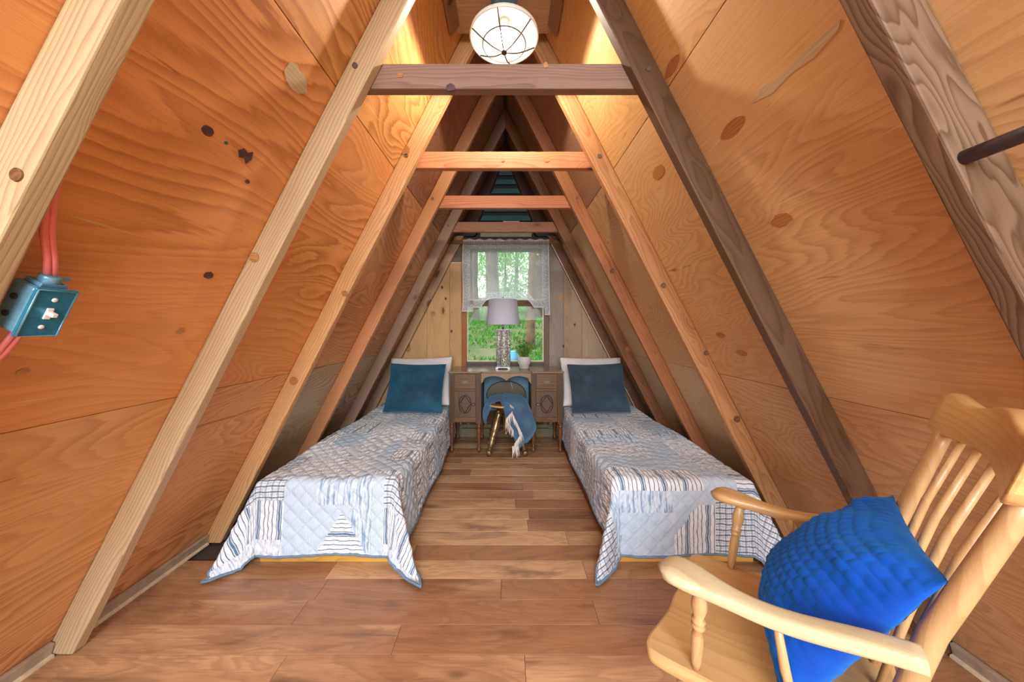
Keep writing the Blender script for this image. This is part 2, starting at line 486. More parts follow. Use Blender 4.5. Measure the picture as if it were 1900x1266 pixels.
# ------------------------------------------------------------------ mesh helpers
class MB:
    def __init__(s):
        s.v, s.f, s.mi, s.sm = [], [], [], []

    def addv(s, pts, M4=None):
        b = len(s.v)
        if M4 is None:
            s.v += [tuple(p) for p in pts]
        else:
            s.v += [tuple(M4 @ Vector(p)) for p in pts]
        return b

    def addf(s, faces, b=0, mi=0, smooth=False):
        for f in faces:
            s.f.append([b + i for i in f]); s.mi.append(mi); s.sm.append(smooth)

    def box(s, x0, x1, y0, y1, z0, z1, M4=None, mi=0):
        b = s.addv([(x0, y0, z0), (x1, y0, z0), (x1, y1, z0), (x0, y1, z0), (x0, y0, z1), (x1, y0, z1), (x1, y1, z1), (x0, y1, z1)], M4)
        s.addf([(0, 3, 2, 1), (4, 5, 6, 7), (0, 1, 5, 4), (1, 2, 6, 5), (2, 3, 7, 6), (3, 0, 4, 7)], b, mi)
        return s

    def prism(s, poly, d0, d1, plane='xz', M4=None, mi=0, smooth=False):
        """poly 2D; extruded along the remaining axis from d0 to d1"""
        n = len(poly)

        def P(p, d):
            return {'xz': (p[0], d, p[1]), 'xy': (p[0], p[1], d), 'yz': (d, p[0], p[1])}[plane]
        b = s.addv([P(p, d0) for p in poly] + [P(p, d1) for p in poly], M4)
        s.addf([tuple(range(n))], b, mi)
        s.addf([tuple(reversed(range(n, 2 * n)))], b, mi)
        for i in range(n):
            j = (i + 1) % n
            s.addf([(i, i + n, j + n, j)], b, mi, smooth)
        return s

    def tube(s, path, rad, seg=10, caps=True, M4=None, squash=None, up=(0, 0, 1), mi=0, closed=False):
        """swept round or squashed section; rad number or list; squash list of (width,height) half sizes"""
        P = [Vector(p) for p in path]
        n = len(P)
        if not hasattr(rad, '__len__'): rad = [rad] * n
        U = Vector(up)
        rings = []
        for i in range(n):
            if closed:
                t = P[(i + 1) % n] - P[i - 1]
            else:
                t = P[min(i + 1, n - 1)] - P[max(i - 1, 0)]
            t.normalize()
            a = t.cross(U)
            if a.length < 1e-4: a = t.cross(Vector((1, 0, 0)))
            a.normalize()
            bb = a.cross(t).normalized()
            ring = []
            for k in range(seg):
                th = 2 * PI * k / seg
                if squash:
                    w, h = squash[i]
                    cx, sx = math.cos(th), math.sin(th)
                    e = .55
                    ring.append(P[i] + a * (w * math.copysign(abs(cx) ** e, cx)) + bb * (h * math.copysign(abs(sx) ** e, sx)))
                else:
                    ring.append(P[i] + a * (rad[i] * math.cos(th)) + bb * (rad[i] * math.sin(th)))
            rings.append(s.addv(ring, M4))
        m = n if closed else n - 1
        for i in range(m):
            r0, r1 = rings[i], rings[(i + 1) % n]
            for k in range(seg):
                k2 = (k + 1) % seg
                s.f.append([r0 + k, r0 + k2, r1 + k2, r1 + k]); s.mi.append(mi); s.sm.append(True)
        if caps and not closed:
            s.f.append([rings[0] + k for k in reversed(range(seg))]); s.mi.append(mi); s.sm.append(False)
            s.f.append([rings[-1] + k for k in range(seg)]); s.mi.append(mi); s.sm.append(False)
        return s

    def lathe(s, prof, seg=20, M4=None, mi=0, caps=True):
        rings = []
        for r, z in prof:
            rings.append(s.addv([(r * math.cos(2 * PI * k / seg), r * math.sin(2 * PI * k / seg), z) for k in range(seg)], M4))
        for i in range(len(prof) - 1):
            for k in range(seg):
                k2 = (k + 1) % seg
                s.f.append([rings[i] + k, rings[i] + k2, rings[i + 1] + k2, rings[i + 1] + k]); s.mi.append(mi); s.sm.append(True)
        if caps:
            if prof[0][0] > 1e-5:
                s.f.append([rings[0] + k for k in reversed(range(seg))]); s.mi.append(mi); s.sm.append(False)
            if prof[-1][0] > 1e-5:
                s.f.append([rings[-1] + k for k in range(seg)]); s.mi.append(mi); s.sm.append(False)
        return s

    def sphere(s, c, r, seg=12, rings=8, sc=(1, 1, 1)):
        prof = [(r * math.sin(PI * i / rings), -r * math.cos(PI * i / rings)) for i in range(rings + 1)]
        prof[0] = (1e-6, -r); prof[-1] = (1e-6, r)
        return s.lathe(prof, seg, Matrix.Translation(c) @ Matrix.Diagonal((*sc, 1)), caps=False)

    def mesh(s, name):
        me = bpy.data.meshes.new(name)
        me.from_pydata(s.v, [], s.f)
        me.polygons.foreach_set('material_index', s.mi)
        me.polygons.foreach_set('use_smooth', s.sm)
        me.update()
        return me


def obj(name, mb, mat, parent=None, matrix=None, color=None, bev=0, label=None, cat=None, kind=None, group=None):
    me = mb.mesh(name) if isinstance(mb, MB) else mb
    o = bpy.data.objects.new(name, me)
    COL.objects.link(o)
    if not me.materials:
        for m in (mat if isinstance(mat, (list, tuple)) else [mat]):
            me.materials.append(M[m] if isinstance(m, str) else m)
    if parent is not None: o.parent = parent
    if matrix is not None: o.matrix_basis = matrix
    if color is not None: o.color = color
    if bev:
        md = o.modifiers.new('bevel', 'BEVEL'); md.width = bev; md.segments = 2; md.limit_method = 'ANGLE'; md.angle_limit = .6
    tag(o, label, cat, kind, group)
    return o


def tag(o, label=None, cat=None, kind=None, group=None):
    if label: o['label'] = label
    if cat: o['category'] = cat
    if kind: o['kind'] = kind
    if group: o['group'] = group
    return o


def empty(name, loc=(0, 0, 0), label=None, cat=None, kind=None, group=None, matrix=None):
    o = bpy.data.objects.new(name, None)
    COL.objects.link(o)
    o.empty_display_size = .1
    if matrix is not None: o.matrix_basis = matrix
    else: o.location = loc
    return tag(o, label, cat, kind, group)


T = Matrix.Translation
def R(a, ax): return Matrix.Rotation(a, 4, ax)


def clip(poly, a, b, c):
    """keep a*x+b*y<=c"""
    out = []
    for i in range(len(poly)):
        p, q = poly[i], poly[(i + 1) % len(poly)]
        dp, dq = a * p[0] + b * p[1] - c, a * q[0] + b * q[1] - c
        if dp <= 0: out.append(p)
        if (dp < 0 < dq) or (dq < 0 < dp):
            t = dp / (dp - dq)
            out.append((p[0] + t * (q[0] - p[0]), p[1] + t * (q[1] - p[1])))
    return out


# ------------------------------------------------------------------ the A-frame shell
X0 = -.019            # ridge line
K = .5115             # run per rise
HI, HO = 2.995, 3.19  # apex of rafter inner edges / of the sheathing
YF, YB = -1.25, 3.58  # unseen front end, back wall
LEN = math.sqrt(1 + K * K)


def slope(side, Y, s, off=0.0):
    """frame on the sheathing: local x along the cabin, local y up the slope, local z into the room"""
    ey = Vector((-side * K / LEN, 0, 1 / LEN))
    ex = Vector((0, -side, 0))
    ez = ex.cross(ey)
    o = Vector((X0 + side * HO * K, Y, 0)) + ey * s + ez * off
    m = Matrix((ex, ey, ez)).transposed().to_4x4()
    m.translation = o
    return m


TOP = HO * LEN
ROWS = [(-.04, 1.033), (1.036, 2.279), (2.282, TOP - .004)]
COLS = [(-1.25, -.618), (-.615, 1.822), (1.826, 3.66)]
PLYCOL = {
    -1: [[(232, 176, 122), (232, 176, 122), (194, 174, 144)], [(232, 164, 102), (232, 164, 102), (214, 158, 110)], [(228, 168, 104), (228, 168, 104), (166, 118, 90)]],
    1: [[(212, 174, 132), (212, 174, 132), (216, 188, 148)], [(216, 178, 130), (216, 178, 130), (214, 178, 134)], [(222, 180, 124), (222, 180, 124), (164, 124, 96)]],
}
SHEETS = {}
for side, nm, mt in ((-1, 'wall_left', 'ply_orange'), (1, 'wall_right', 'ply_tan')):
    w = empty(nm, (0, 0, 0), 'sloping plywood wall in orange-stained fir' if side < 0 else 'sloping plywood wall in golden tan fir', kind='structure')
    # outer roof deck behind the sheets
    deck = MB().box(-2.5, 2.5, -.05, TOP, -.05, -.02)
    obj('roof_deck', deck, 'dark_slat', w, slope(side, 1.15, 0) @ Matrix.Identity(4))
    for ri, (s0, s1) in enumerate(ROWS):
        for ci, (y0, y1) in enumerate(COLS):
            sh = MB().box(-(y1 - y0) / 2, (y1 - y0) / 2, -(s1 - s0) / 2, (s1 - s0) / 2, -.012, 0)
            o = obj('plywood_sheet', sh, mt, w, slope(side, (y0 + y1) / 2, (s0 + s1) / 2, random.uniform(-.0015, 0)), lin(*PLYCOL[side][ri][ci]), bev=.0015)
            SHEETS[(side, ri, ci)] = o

# veneer patches, knot holes: thin inlays lying in the sheets
def inlay(side, Y, s, pts, mat, name, rot=0):
    sh = None
    for (sd, ri, ci), o in SHEETS.items():
        if sd == side and ROWS[ri][0] <= s <= ROWS[ri][1] and COLS[ci][0] <= Y <= COLS[ci][1]: sh = o
    mb = MB().prism(pts, -.002, .0016, 'xy')
    o = obj(name, mb, mat, sh)
    o.matrix_basis = sh.matrix_basis.inverted() @ slope(side, Y, s) @ R(rot, 'Z')
    return o


def oval(a, b, n=18, jag=0.0, seed=0, pointy=1.0):
    rr = random.Random(seed)
    out = []
    for k in range(n):
        th = 2 * PI * k / n
        c, s_ = math.cos(th), math.sin(th)
        out.append((a * math.copysign(abs(c) ** pointy, c) * (1 + rr.uniform(-jag, jag)), b * s_ * abs(s_) ** (pointy - 1) * (1 + rr.uniform(-jag, jag))))
    return out


inlay(-1, 1.04, 2.183, [(-.05, -.012), (-.03, -.028), (.0, -.035), (.03, -.03), (.045, -.012), (.058, -.006), (.05, .006), (.034, .022), (.012, .031), (-.008, .026), (-.02, .034), (-.045, .02), (-.047, .0)], 'knot_grey', 'bare_patch')
inlay(-1, .878, 1.895, oval(.016, .013, 16, .08, 1), 'knot_dark', 'knot_hole')
inlay(-1, 1.005, 1.897, [(-.028, .0), (-.016, -.016), (0, -.01), (.012, -.022), (.022, -.004), (.016, .02), (.002, .008), (-.014, .014)], 'knot_dark', 'knot_hole')
inlay(-1, 1.08, 1.504, oval(.016, .012, 14, .15, 3), 'knot_dark', 'knot_hole')
inlay(-1, 1.081, 1.302, oval(.014, .011, 14, .1, 4), 'knot_pale', 'knot')
inlay(-1, .761, 1.201, oval(.011, .009, 14, .1, 5), 'knot_pale', 'knot')
inlay(-1, 1.05, 1.83, oval(.008, .006, 10, .2, 6), 'knot_dark', 'knot_hole')
inlay(-1, .935, 1.895, oval(.005, .005, 8), 'blue_metal', 'nail_head')
inlay(1, 1.035, 2.008, oval(.055, .022, 20, .04, 7, 1.1), 'knot_brown', 'veneer_patch')
inlay(1, 1.03, 1.687, oval(.04, .019, 20, .14, 8, 1.0), 'knot_brown', 'veneer_patch')
inlay(1, 1.136, 2.312, oval(.05, .018, 20, .05, 9, 1.2), 'knot_brown', 'veneer_patch')
inlay(1, 1.47, 2.081, oval(.05, .026, 18, .08, 10, 1.0), 'knot_pale', 'veneer_patch')
inlay(1, 1.532, 1.184, oval(.036, .016, 18, .04, 11, 1.0), 'knot_brown', 'veneer_patch')
inlay(1, 1.619, 1.273, oval(.036, .015, 18, .08, 12, 1.0), 'knot_brown', 'veneer_patch')
inlay(1, .82, 2.02, [(-.12, .004), (-.06, -.012), (.0, -.006), (.06, -.014), (.12, -.004), (.13, .008), (.05, .016), (-.02, .008), (-.08, .018)], 'knot_grey', 'bare_patch', rot=.0)
inlay(-1, 1.5, .853, [(-.2, 0), (-.1, .004), (.05, -.002), (.2, .003), (.2, .009), (.05, .005), (-.1, .011), (-.2, .006)], 'knot_pale', 'split_grain')

# ------------------------------------------------------------------ floor: laminate planks on a dark subfloor
floor = empty('floor', (0, 0, 0), 'brown laminate floor laid crosswise', kind='structure')
obj('subfloor', MB().box(-1.7, 1.66, YF, YB + .1, -.06, -.0105), 'subfloor', floor)
PW = .1205
JO = {1.557: [(612, 1.6), (1086, 1.6)], 1.4345: [(930, 1.49)], 1.3165: [(556, 1.37), (1106, 1.37)], 1.195: [(735, 1.25)], 1.0745: [(975, 1.13)]}
ys = [1.195 + PW * k for k in range(-20, 20)]
for y0 in ys:
    y1 = y0 + PW
    if y1 <= YF or y0 >= YB: continue
    y1 = min(y1, YB)
    xl, xr = X0 - 1.615, X0 + 1.615
    if y0 > 1.66: xl, xr = -1.30, 1.28   # the beds' outer strips stay bare subfloor
    cuts = []
    for kk, lst in JO.items():
        if abs(kk - y0) < .02: cuts = [(p - 941.5) * d / 620 for p, d in lst]
    if not cuts:
        rr = random.Random(int(y0 * 1000))
        c = xl + rr.uniform(.15, 1.1)
        while c < xr - .12:
            cuts.append(c); c += rr.choice([1.2, 1.2, .9])
    xs = [xl] + sorted(cuts) + [xr]
    # keep pieces to about 1.2 m
    ext = []
    for a, b in zip(xs[:-1], xs[1:]):
        n = max(1, math.ceil((b - a) / 1.25))
        ext += [(a + (b - a) * i / n, a + (b - a) * (i + 1) / n) for i in range(n)]
    for a, b in ext:
        hx, hy = (b - a) / 2 - .0006, (y1 - y0) / 2 - .0006
        mb = MB().box(-hx, hx, -hy, hy, -.01, 0)
        obj('plank', mb, 'laminate', floor, T(((a + b) / 2, (y0 + y1) / 2, 0)), bev=.0012)

# base strips between the rafters
for side, nm in ((-1, 'baseboard_left'), (1, 'baseboard_right')):
    bb = empty(nm, (0, 0, 0), 'narrow pale strip along the foot of the sloping wall', kind='structure')
    xi = X0 + side * 1.598
    for (a, b) in ((-1.2, .575), (.618, 1.186), (1.236, 1.80)):
        pr = MB().prism([(xi, .0), (xi, .010), (xi - side * .012, .052), (xi + side * .004, .056), (xi + side * .030, 0)], a, b, 'xz')
        o = obj('strip', pr, 'grey_trim', bb, bev=.002)
        obj('shoe_mould', MB().prism([(xi - side * .010, 0), (xi - side * .010, .009), (xi, .012), (xi, 0)], a, b, 'xz'), 'white_trim', o)

# ------------------------------------------------------------------ back wall
wb = empty('wall_back', (0, 0, 0), 'end wall of vertical boards around the window', kind='structure')
WX0, WX1, WZ0, WZ1 = -.437, .392, .80, 2.06        # window opening


def roofclip(p, h=HO):
    p = clip(p, 1, K, X0 + h * K)
    return clip(p, -1, K, -X0 + h * K)


def board(x0, x1, z0, z1, col, name='board', th=.02, mat='wallboard', y=YB):
    p = roofclip([(x0, z0), (x1, z0), (x1, z1), (x0, z1)])
    if len(p) < 3: return
    cx, cz = (x0 + x1) / 2, (z0 + z1) / 2
    mb = MB().prism([(a - cx, c - cz) for a, c in p], 0, th, 'xz')
    return obj(name, mb, mat, wb, T((cx, y + random.uniform(0, .002), cz)), lin(*col), bev=.002)


edL = [-1.70, -1.40, -1.13, -.86, -.62, WX0 - .052]
tone = [(206, 168, 124), (212, 174, 128), (218, 178, 128), (222, 182, 130), (212, 170, 122)]
for i in range(5):
    board(edL[i] + .001, edL[i + 1] - .001, 0, 1.868, tone[i])
    board(edL[i] + .001, edL[i + 1] - .001, 1.872, 2.10, (132, 118, 104))
edR = [WX1 + .052, .60, .80, 1.02, 1.25, 1.46, 1.66]
toneR = [(160, 150, 140), (184, 158, 132), (190, 164, 136), (186, 158, 130), (180, 148, 118), (170, 138, 110)]
for i in range(6):
    board(edR[i] + .001, edR[i + 1] - .001, 0, 2.10, toneR[i])
board(WX0 - .05, WX1 + .05, 0, WZ0 - .002, (96, 78, 56))                 # under the window
board(WX0 - .05, WX1 + .05, WZ1 + .002, 2.10, (74, 62, 54))
board(-.7, .7, 2.102, 2.14, (70, 60, 52))
# pale inset board above the curtain, framed by sloping battens
board(-.29, .26, 2.142, 2.20, (150, 156, 122), 'pale_board', mat='celadon')
for sd in (-1, 1):
    p = [(X0 + sd * .34, 2.142), (X0 + sd * .46, 2.142), (X0 + sd * .43, 2.20), (X0 + sd * .29, 2.20)]
    obj('batten', MB().prism(p, YB - .03, YB + .02, 'xz'), 'dark_slat', wb)
# louvred vent in the gable: teal slats and the dark gaps between them
obj('vent_back', MB().prism(roofclip([(-.8, 2.07), (.8, 2.07), (.8, 3.3), (-.8, 3.3)]), YB + .05, YB + .07, 'xz'), 'dark_slat', wb)
zv = 2.225
while zv < 3.02:
    hw0, hw1 = (3.0 - zv) * .40, (3.0 - zv - .055) * .40
    if hw1 < .012: break
    mb = MB()
    b = mb.addv([(X0 - hw0, YB + .002, zv), (X0 + hw0, YB + .002, zv), (X0 + hw1, YB + .045, zv + .062), (X0 - hw1, YB + .045, zv + .062),
                 (X0 - hw0, YB + .010, zv - .004), (X0 + hw0, YB + .010, zv - .004), (X0 + hw1, YB + .053, zv + .058), (X0 - hw1, YB + .053, zv + .058)])
    mb.addf([(0, 1, 2, 3), (7, 6, 5, 4), (0, 4, 5, 1), (1, 5, 6, 2), (2, 6, 7, 3), (3, 7, 4, 0)], b)
    obj('louvre_slat', mb, 'teal_slat', wb)
    zv += .098
for sd in (-1, 1):
    p = [(X0 + sd * (3.03 - 2.2) * .40, 2.2), (X0 + sd * ((3.03 - 2.2) * .40 + .5), 2.2), (X0 + sd * .32, 3.15), (X0 - sd * .001, 3.15), (X0 - sd * .001, 3.03)]
    p = roofclip(p)
    obj('gable_board', MB().prism(p, YB - .012, YB + .02, 'xz'), 'wallboard', wb, color=lin(84, 58, 44))
# round pale knots standing out of the boards
for x, z in ((-.80, 1.32), (-1.065, .94), (.565, 1.50), (.62, 1.39)):
    obj('knot', MB().prism(oval(.026 if x < 0 else .02, .028 if x < 0 else .022, 14, .05, int(x * 50)), YB - .004, YB + .004, 'xz'), 'knot_pale', wb, matrix=T((x, 0, z)))
for x, z in ((-.70, 1.60), (-.60, 1.13), (-.66, 1.48), (.60, .97), (.72, 1.2)):
    obj('knot_hole', MB().prism(oval(.011, .016, 12, .15, int(x * 90)), YB - .0025, YB + .004, 'xz'), 'knot_dark', wb, matrix=T((x, 0, z)))
# wainscot frame seen under the desk
for a, b, c, d in ((-.62, .62, .0, .09), (-.62, -.60, .09, .70), (-.435, -.40, .13, .70), (.385, .42, .13, .70), (-.62, .62, .10, .135), (.60, .62, .09, .70)):
    obj('panel_trim', MB().box(a, b, YB - .014, YB - .0005, c, d), 'olive_trim', wb, bev=.003)

# ------------------------------------------------------------------ the window
win = empty('window_1', (0, YB, 0), 'single window in the end wall, trees and grass outside', kind='structure')
win.location = (0, 0, 0)


def wpart(name, x0, x1, y0, y1, z0, z1, mat, col=None, bev=.003, par=win):
    cx, cy, cz = (x0 + x1) / 2, (y0 + y1) / 2, (z0 + z1) / 2
    return obj(name, MB().box(x0 - cx, x1 - cx, y0 - cy, y1 - cy, z0 - cz, z1 - cz), mat, par, T((cx, cy, cz)), col, bev)


wpart('casing', WX0 - .05, WX0 - .0, YB - .018, YB + .06, WZ0 - .05, WZ1 + .06, 'wallboard', lin(176, 112, 66))
wpart('casing', WX1 + .0, WX1 + .05, YB - .018, YB + .06, WZ0 - .05, WZ1 + .06, 'wallboard', lin(128, 112, 94))
wpart('head_casing', WX0, WX1, YB - .018, YB + .06, WZ1, WZ1 + .06, 'lumber', lin(110, 92, 78))
wpart('sill', WX0, WX1, YB - .022, YB + .06, WZ0 - .045, WZ0, 'lumber', lin(108, 100, 88))
sash = wpart('sash_rail', WX0, WX1, YB + .012, YB + .045, 1.40, 1.475, 'lumber', lin(120, 86, 62))
obj('rail_lip', MB().box(-.41, .41, -.02, .0, .025, .037), 'white_trim', sash)
wpart('sash_stile', WX0, WX0 + .065, YB + .012, YB + .045, 1.476, WZ1, 'lumber', lin(176, 176, 168))
wpart('sash_stile', WX1 - .05, WX1, YB + .012, YB + .045, 1.476, WZ1, 'lumber', lin(176, 176, 168))
wpart('sash_top', WX0 + .066, WX1 - .051, YB + .012, YB + .045, 1.985, WZ1, 'lumber', lin(176, 176, 168))
wpart('pane', WX0 + .066, WX1 - .051, YB + .026, YB + .030, 1.476, 1.985, 'glass', bev=0)
wpart('pane', WX0 + .012, WX1 - .012, YB + .040, YB + .044, WZ0 + .012, 1.40, 'glass', bev=0)
for a, b, c, d in ((WX0, WX0 + .012, WZ0, 1.40), (WX1 - .012, WX1, WZ0, 1.40), (WX0 + .012, WX1 - .012, WZ0, WZ0 + .012)):
    wpart('bead', a, b, YB + .03, YB + .055, c, d, 'white_trim', bev=.002)

# ------------------------------------------------------------------ rafters and collar ties
YR = {1: .575, 2: 1.19, 3: 1.805, 4: 2.42, 5: 3.035, 6: 3.51}
RT = .04
RCOL = {(-1, 1): (208, 186, 148), (-1, 2): (214, 188, 152), (-1, 3): (222, 176, 126), (-1, 4): (212, 152, 108), (-1, 5): (170, 142, 124), (-1, 6): (200, 168, 138),
        (1, 1): (138, 112, 90), (1, 2): (112, 84, 64), (1, 3): (200, 150, 104), (1, 4): (184, 124, 84), (1, 5): (154, 106, 74), (1, 6): (138, 98, 78)}
RLAB = {(-1, 1): 'broad pale rafter with the blue switch box behind it',
        (-1, 2): 'whitish rafter on the orange wall, meeting the floor clear of the bed',
        (-1, 3): 'knotty pale rafter standing at the foot of the bed on the orange wall',
        (-1, 4): 'peach-coloured rafter behind the bed on the orange wall, third tie beam on it',
        (-1, 5): 'greyish weathered rafter behind the bed by the teal velvet cushion',
        (-1, 6): 'thin tan rafter flat on the end wall, by the peach-shadowed white pillow',
        (1, 1): 'grey-brown rafter with swirly grain, holding the dark rod',
        (1, 2): 'dark brown rafter behind the rocking chair',
        (1, 3): 'golden knotty rafter at the foot of the bed on the tan wall',
        (1, 4): 'orange-brown rafter along the middle of the bed on the tan wall',
        (1, 5): 'brown rafter on the tan wall beside the slate velvet cushion',
        (1, 6): 'narrow red-brown rafter on the end wall with its window-lit edge painted pale'}
GRPN = 'paired rafters of the A-frame'
RAFT = {}
ang = math.atan2(1, K)
for (sd, k), col in RCOL.items():
    y = YR[k]
    A = Vector((X0 + sd * HI * K, 0, 0))
    # local frame: x up the rafter, y along the cabin, z into the room
    ex = Vector((-sd * K / LEN, 0, 1 / LEN)); ey = Vector((0, 1, 0)); ez = ex.cross(ey)
    m = Matrix((ex, ey, ez)).transposed().to_4x4(); m.translation = A + Vector((0, y, 0))
    inv = m.inverted()
    x_in, x_out = X0 + sd * HI * K, X0 + sd * (HO - .004) * K
    poly = [(x_in, .004), (X0, HI), (X0, HO - .004), (x_out, .004)]
    if k == 6: poly = [(x_in, .004), (X0 + sd * (HI - 2.135) * K, 2.135), (X0 + sd * (HO - .004 - 2.135) * K, 2.135), (x_out, .004)]
    b = MB()
    i0 = b.addv([inv @ Vector((px, y, pz)) for px, pz in poly] + [inv @ Vector((px, y + RT, pz)) for px, pz in poly])
    F = [(0, 1, 2, 3), (7, 6, 5, 4), (0, 4, 5, 1), (1, 5, 6, 2), (2, 6, 7, 3), (3, 7, 4, 0)]
    if sd > 0: F = [tuple(reversed(f)) for f in F]
    b.addf(F, i0)
    o = obj('rafter', b, 'lumber_swirl' if k == 1 and sd > 0 else 'lumber', None, m, lin(*col), .004, RLAB[(sd, k)], 'rafter', group=GRPN)
    RAFT[(sd, k)] = o


def on_rafter(sd, k, px, py, r, mat, name, t=.003):
    """small round thing on a rafter's front face, given in front-face coordinates"""
    X, Z = px, py
    mb = MB().prism(oval(r, r * 1.05, 14, .04, int(px * 999)), -t, .004, 'xz')
    o = obj(name, mb, mat, RAFT[(sd, k)])
    o.matrix_basis = RAFT[(sd, k)].matrix_basis.inverted() @ T((X, YR[k], Z))


def px2(k, x, y): return (x - 941.5) * YR[k] / 620, 1.17 - (y - 608) * YR[k] / 620


for sd, k, x, y, r, mat, nm in ((1, 2, 1203, 128, .010, 'steel', 'bolt_head'), (-1, 2, 659, 122, .010, 'steel', 'bolt_head'), (-1, 3, 754, 289, .010, 'steel', 'bolt_head'),
                                (1, 3, 1112, 290, .011, 'steel', 'bolt_head'), (-1, 4, 803, 369, .010, 'steel', 'bolt_head'), (1, 4, 1071, 368, .010, 'steel', 'bolt_head'),
                                (-1, 2, 472, 478, .017, 'knot_pale', 'knot'), (-1, 1, 33, 325, .011, 'knot_rafter', 'knot'), (-1, 3, 752, 279, .024, 'knot_brown', 'knot'),
                                (-1, 3, 545, 707, .022, 'knot_brown', 'knot'), (-1, 3, 640, 545, .016, 'knot_brown', 'knot'), (-1, 5, 832, 419, .009, 'knot_rafter', 'knot'),
                                (1, 3, 1231, 530, .014, 'knot_rafter', 'knot'), (1, 3, 1310, 655, .014, 'knot_rafter', 'knot'), (1, 4, 1136, 503, .018, 'knot_rafter', 'knot'),
                                (1, 3, 1367, 778, .018, 'knot_rafter', 'knot'), (1, 4, 1200, 613, .016, 'knot_brown', 'knot'), (1, 5, 1165, 648, .022, 'knot_brown', 'knot')):
    X, Z = px2(k, x, y)
    on_rafter(sd, k, X, Z, r, mat, nm)
# thin pale strip painting the window-lit edge of the tan wall's last rafter
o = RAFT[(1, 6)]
e = obj('lit_edge', MB().box(.25, 2.3, -.002, .003, -.001, .006), 'white_trim', o)

TZ0, TZ1 = 2.051, 2.143
TCOL = {2: (156, 126, 112), 3: (214, 146, 104), 4: (204, 132, 98), 5: (172, 124, 98), 6: (150, 104, 80)}
TLAB = {2: 'grey-brown weathered tie beam just under the pendant lamp', 3: 'orange pine tie beam with a round plug knot, second below the lamp',
        4: 'pinkish pine tie beam in front of the dark louvres, third from the lamp', 5: 'pale brown tie beam directly above the lace curtain, with a stick on it',
        6: 'short brown tie on the end wall half hidden by the lace curtain'}
for k, col in TCOL.items():
    y = YR[k] + RT + .001
    z0, z1 = (TZ0, TZ1)
    if k == 6: y, z0, z1 = YR[k] - .022, 2.045, 2.085
    hw0, hw1 = (HO - .01 - z0) * K, (HO - .01 - z1) * K
    th = .038 if k != 6 else .02
    p = [(-hw0, z0 - 2.1), (hw0, z0 - 2.1), (hw1, z1 - 2.1), (-hw1, z1 - 2.1)]
    t = obj('tie_beam', MB().prism(p, 0, th, 'xz'), 'lumber', None, T((X0, y, 2.1)), lin(*col), .003, TLAB[k], 'beam', group='collar ties between the rafters')
    if k == 3:
        obj('knot', MB().prism(oval(.018, .018, 16), -.0025, .003, 'xz'), 'knot_pale', t, T((.235, 0, .0)))
        obj('knot', MB().prism(oval(.011, .010, 12, .1), -.0025, .003, 'xz'), 'knot_brown', t, T((-.005, 0, -.005)))
    if k == 2:
        obj('knot', MB().prism(oval(.018, .014, 12, .15, 4), -.0025, .003, 'xz'), 'knot_dark', t, T((-.19, 0, -.046)))
        obj('knot', MB().prism(oval(.011, .010, 12, .15, 4), -.0025, .003, 'xz'), 'knot_brown', t, T((-.375, 0, .0)))
        obj('knot', MB().prism(oval(.009, .011, 12, .15, 4), -.0025, .003, 'xz'), 'knot_pale', t, T((.16, 0, .036)))
obj('wood_offcut', MB().box(-.075, .075, -.012, .012, 0, .009), 'lumber', None, T((.035, 3.096, TZ1 + .0015)), lin(222, 196, 150), .002, 'small pale stick lying on the tie beam above the curtain', 'stick')

# ridge box that carries the lamp
ce = empty('ceiling', (0, 0, 0), 'flat plywood strip under the ridge', kind='structure')
obj('plywood_strip', MB().box(-.245, .245, -.25, .25, 0, .014), 'ply_tan', ce, T((X0, 1.49, 2.70)), lin(196, 166, 132), .002)
obj('ridge_board', MB().prism([(X0 - .006, 3.150), (X0 + .006, 3.150), (X0 + .09, 3.33), (X0 - .09, 3.33)], YF, YB + .08, 'xz'), 'dark_slat', ce)
for sd in (-1, 1):
    q = [(sd * .222, -.002), (sd * .262, -.060), (sd * .272, -.055), (sd * .250, -.002)]
    obj('cleat', MB().prism(q, -.245, .20, 'xz'), 'lumber', ce, T((X0, 1.49, 2.70)), lin(166, 128, 96), .002)

# ------------------------------------------------------------------ pendant lamp
LX, LY = X0 + .004, 1.53
pl = empty('pendant_lamp', (LX, LY, 2.70), 'pendant lamp with white dish shade and wire guard, lit, under the ridge', 'lamp')
obj('canopy', MB().lathe([(.03, -.075), (.048, -.072), (.058, -.055), (.060, -.02), (.055, 0)], 28), 'blue_metal', pl)
obj('neck', MB().lathe([(.022, -.125), (.022, -.072)], 16), 'white_paint', pl)
dish = MB().lathe([(.154, -.205), (.157, -.202), (.154, -.190), (.12, -.165), (.07, -.14), (.024, -.12), (.022, -.124), (.068, -.144), (.118, -.169), (.150, -.195), (.152, -.205), (.154, -.205)], 48, caps=False)
sh = obj('shade', dish, 'white_paint', pl)
rg = MB().tube([(.154 * math.cos(2 * PI * k / 48), .154 * math.sin(2 * PI * k / 48), -.205) for k in range(48)], .0035, 6, closed=True)
obj('rim', rg, 'white_paint', sh)
obj('socket', MB().lathe([(.017, -.165), (.020, -.16), (.020, -.126)], 16), 'white_paint', pl)
obj('bulb', MB().lathe([(1e-4, -.222), (.012, -.220), (.022, -.210), (.026, -.197), (.022, -.182), (.014, -.170), (.012, -.166)], 20), 'bulb', pl)
spl = bpy.data.lights.new('lamp_light', 'SPOT')
spl.energy = 34
spl.color = (1, .88, .72)
spl.spot_size = math.radians(174)
spl.spot_blend = .06
spl.shadow_soft_size = .025
spo = bpy.data.objects.new('lamp_light', spl)
COL.objects.link(spo)
spo.location = (LX, LY, 2.70 - .232)
gd = empty('wire_guard'); gd.parent = pl
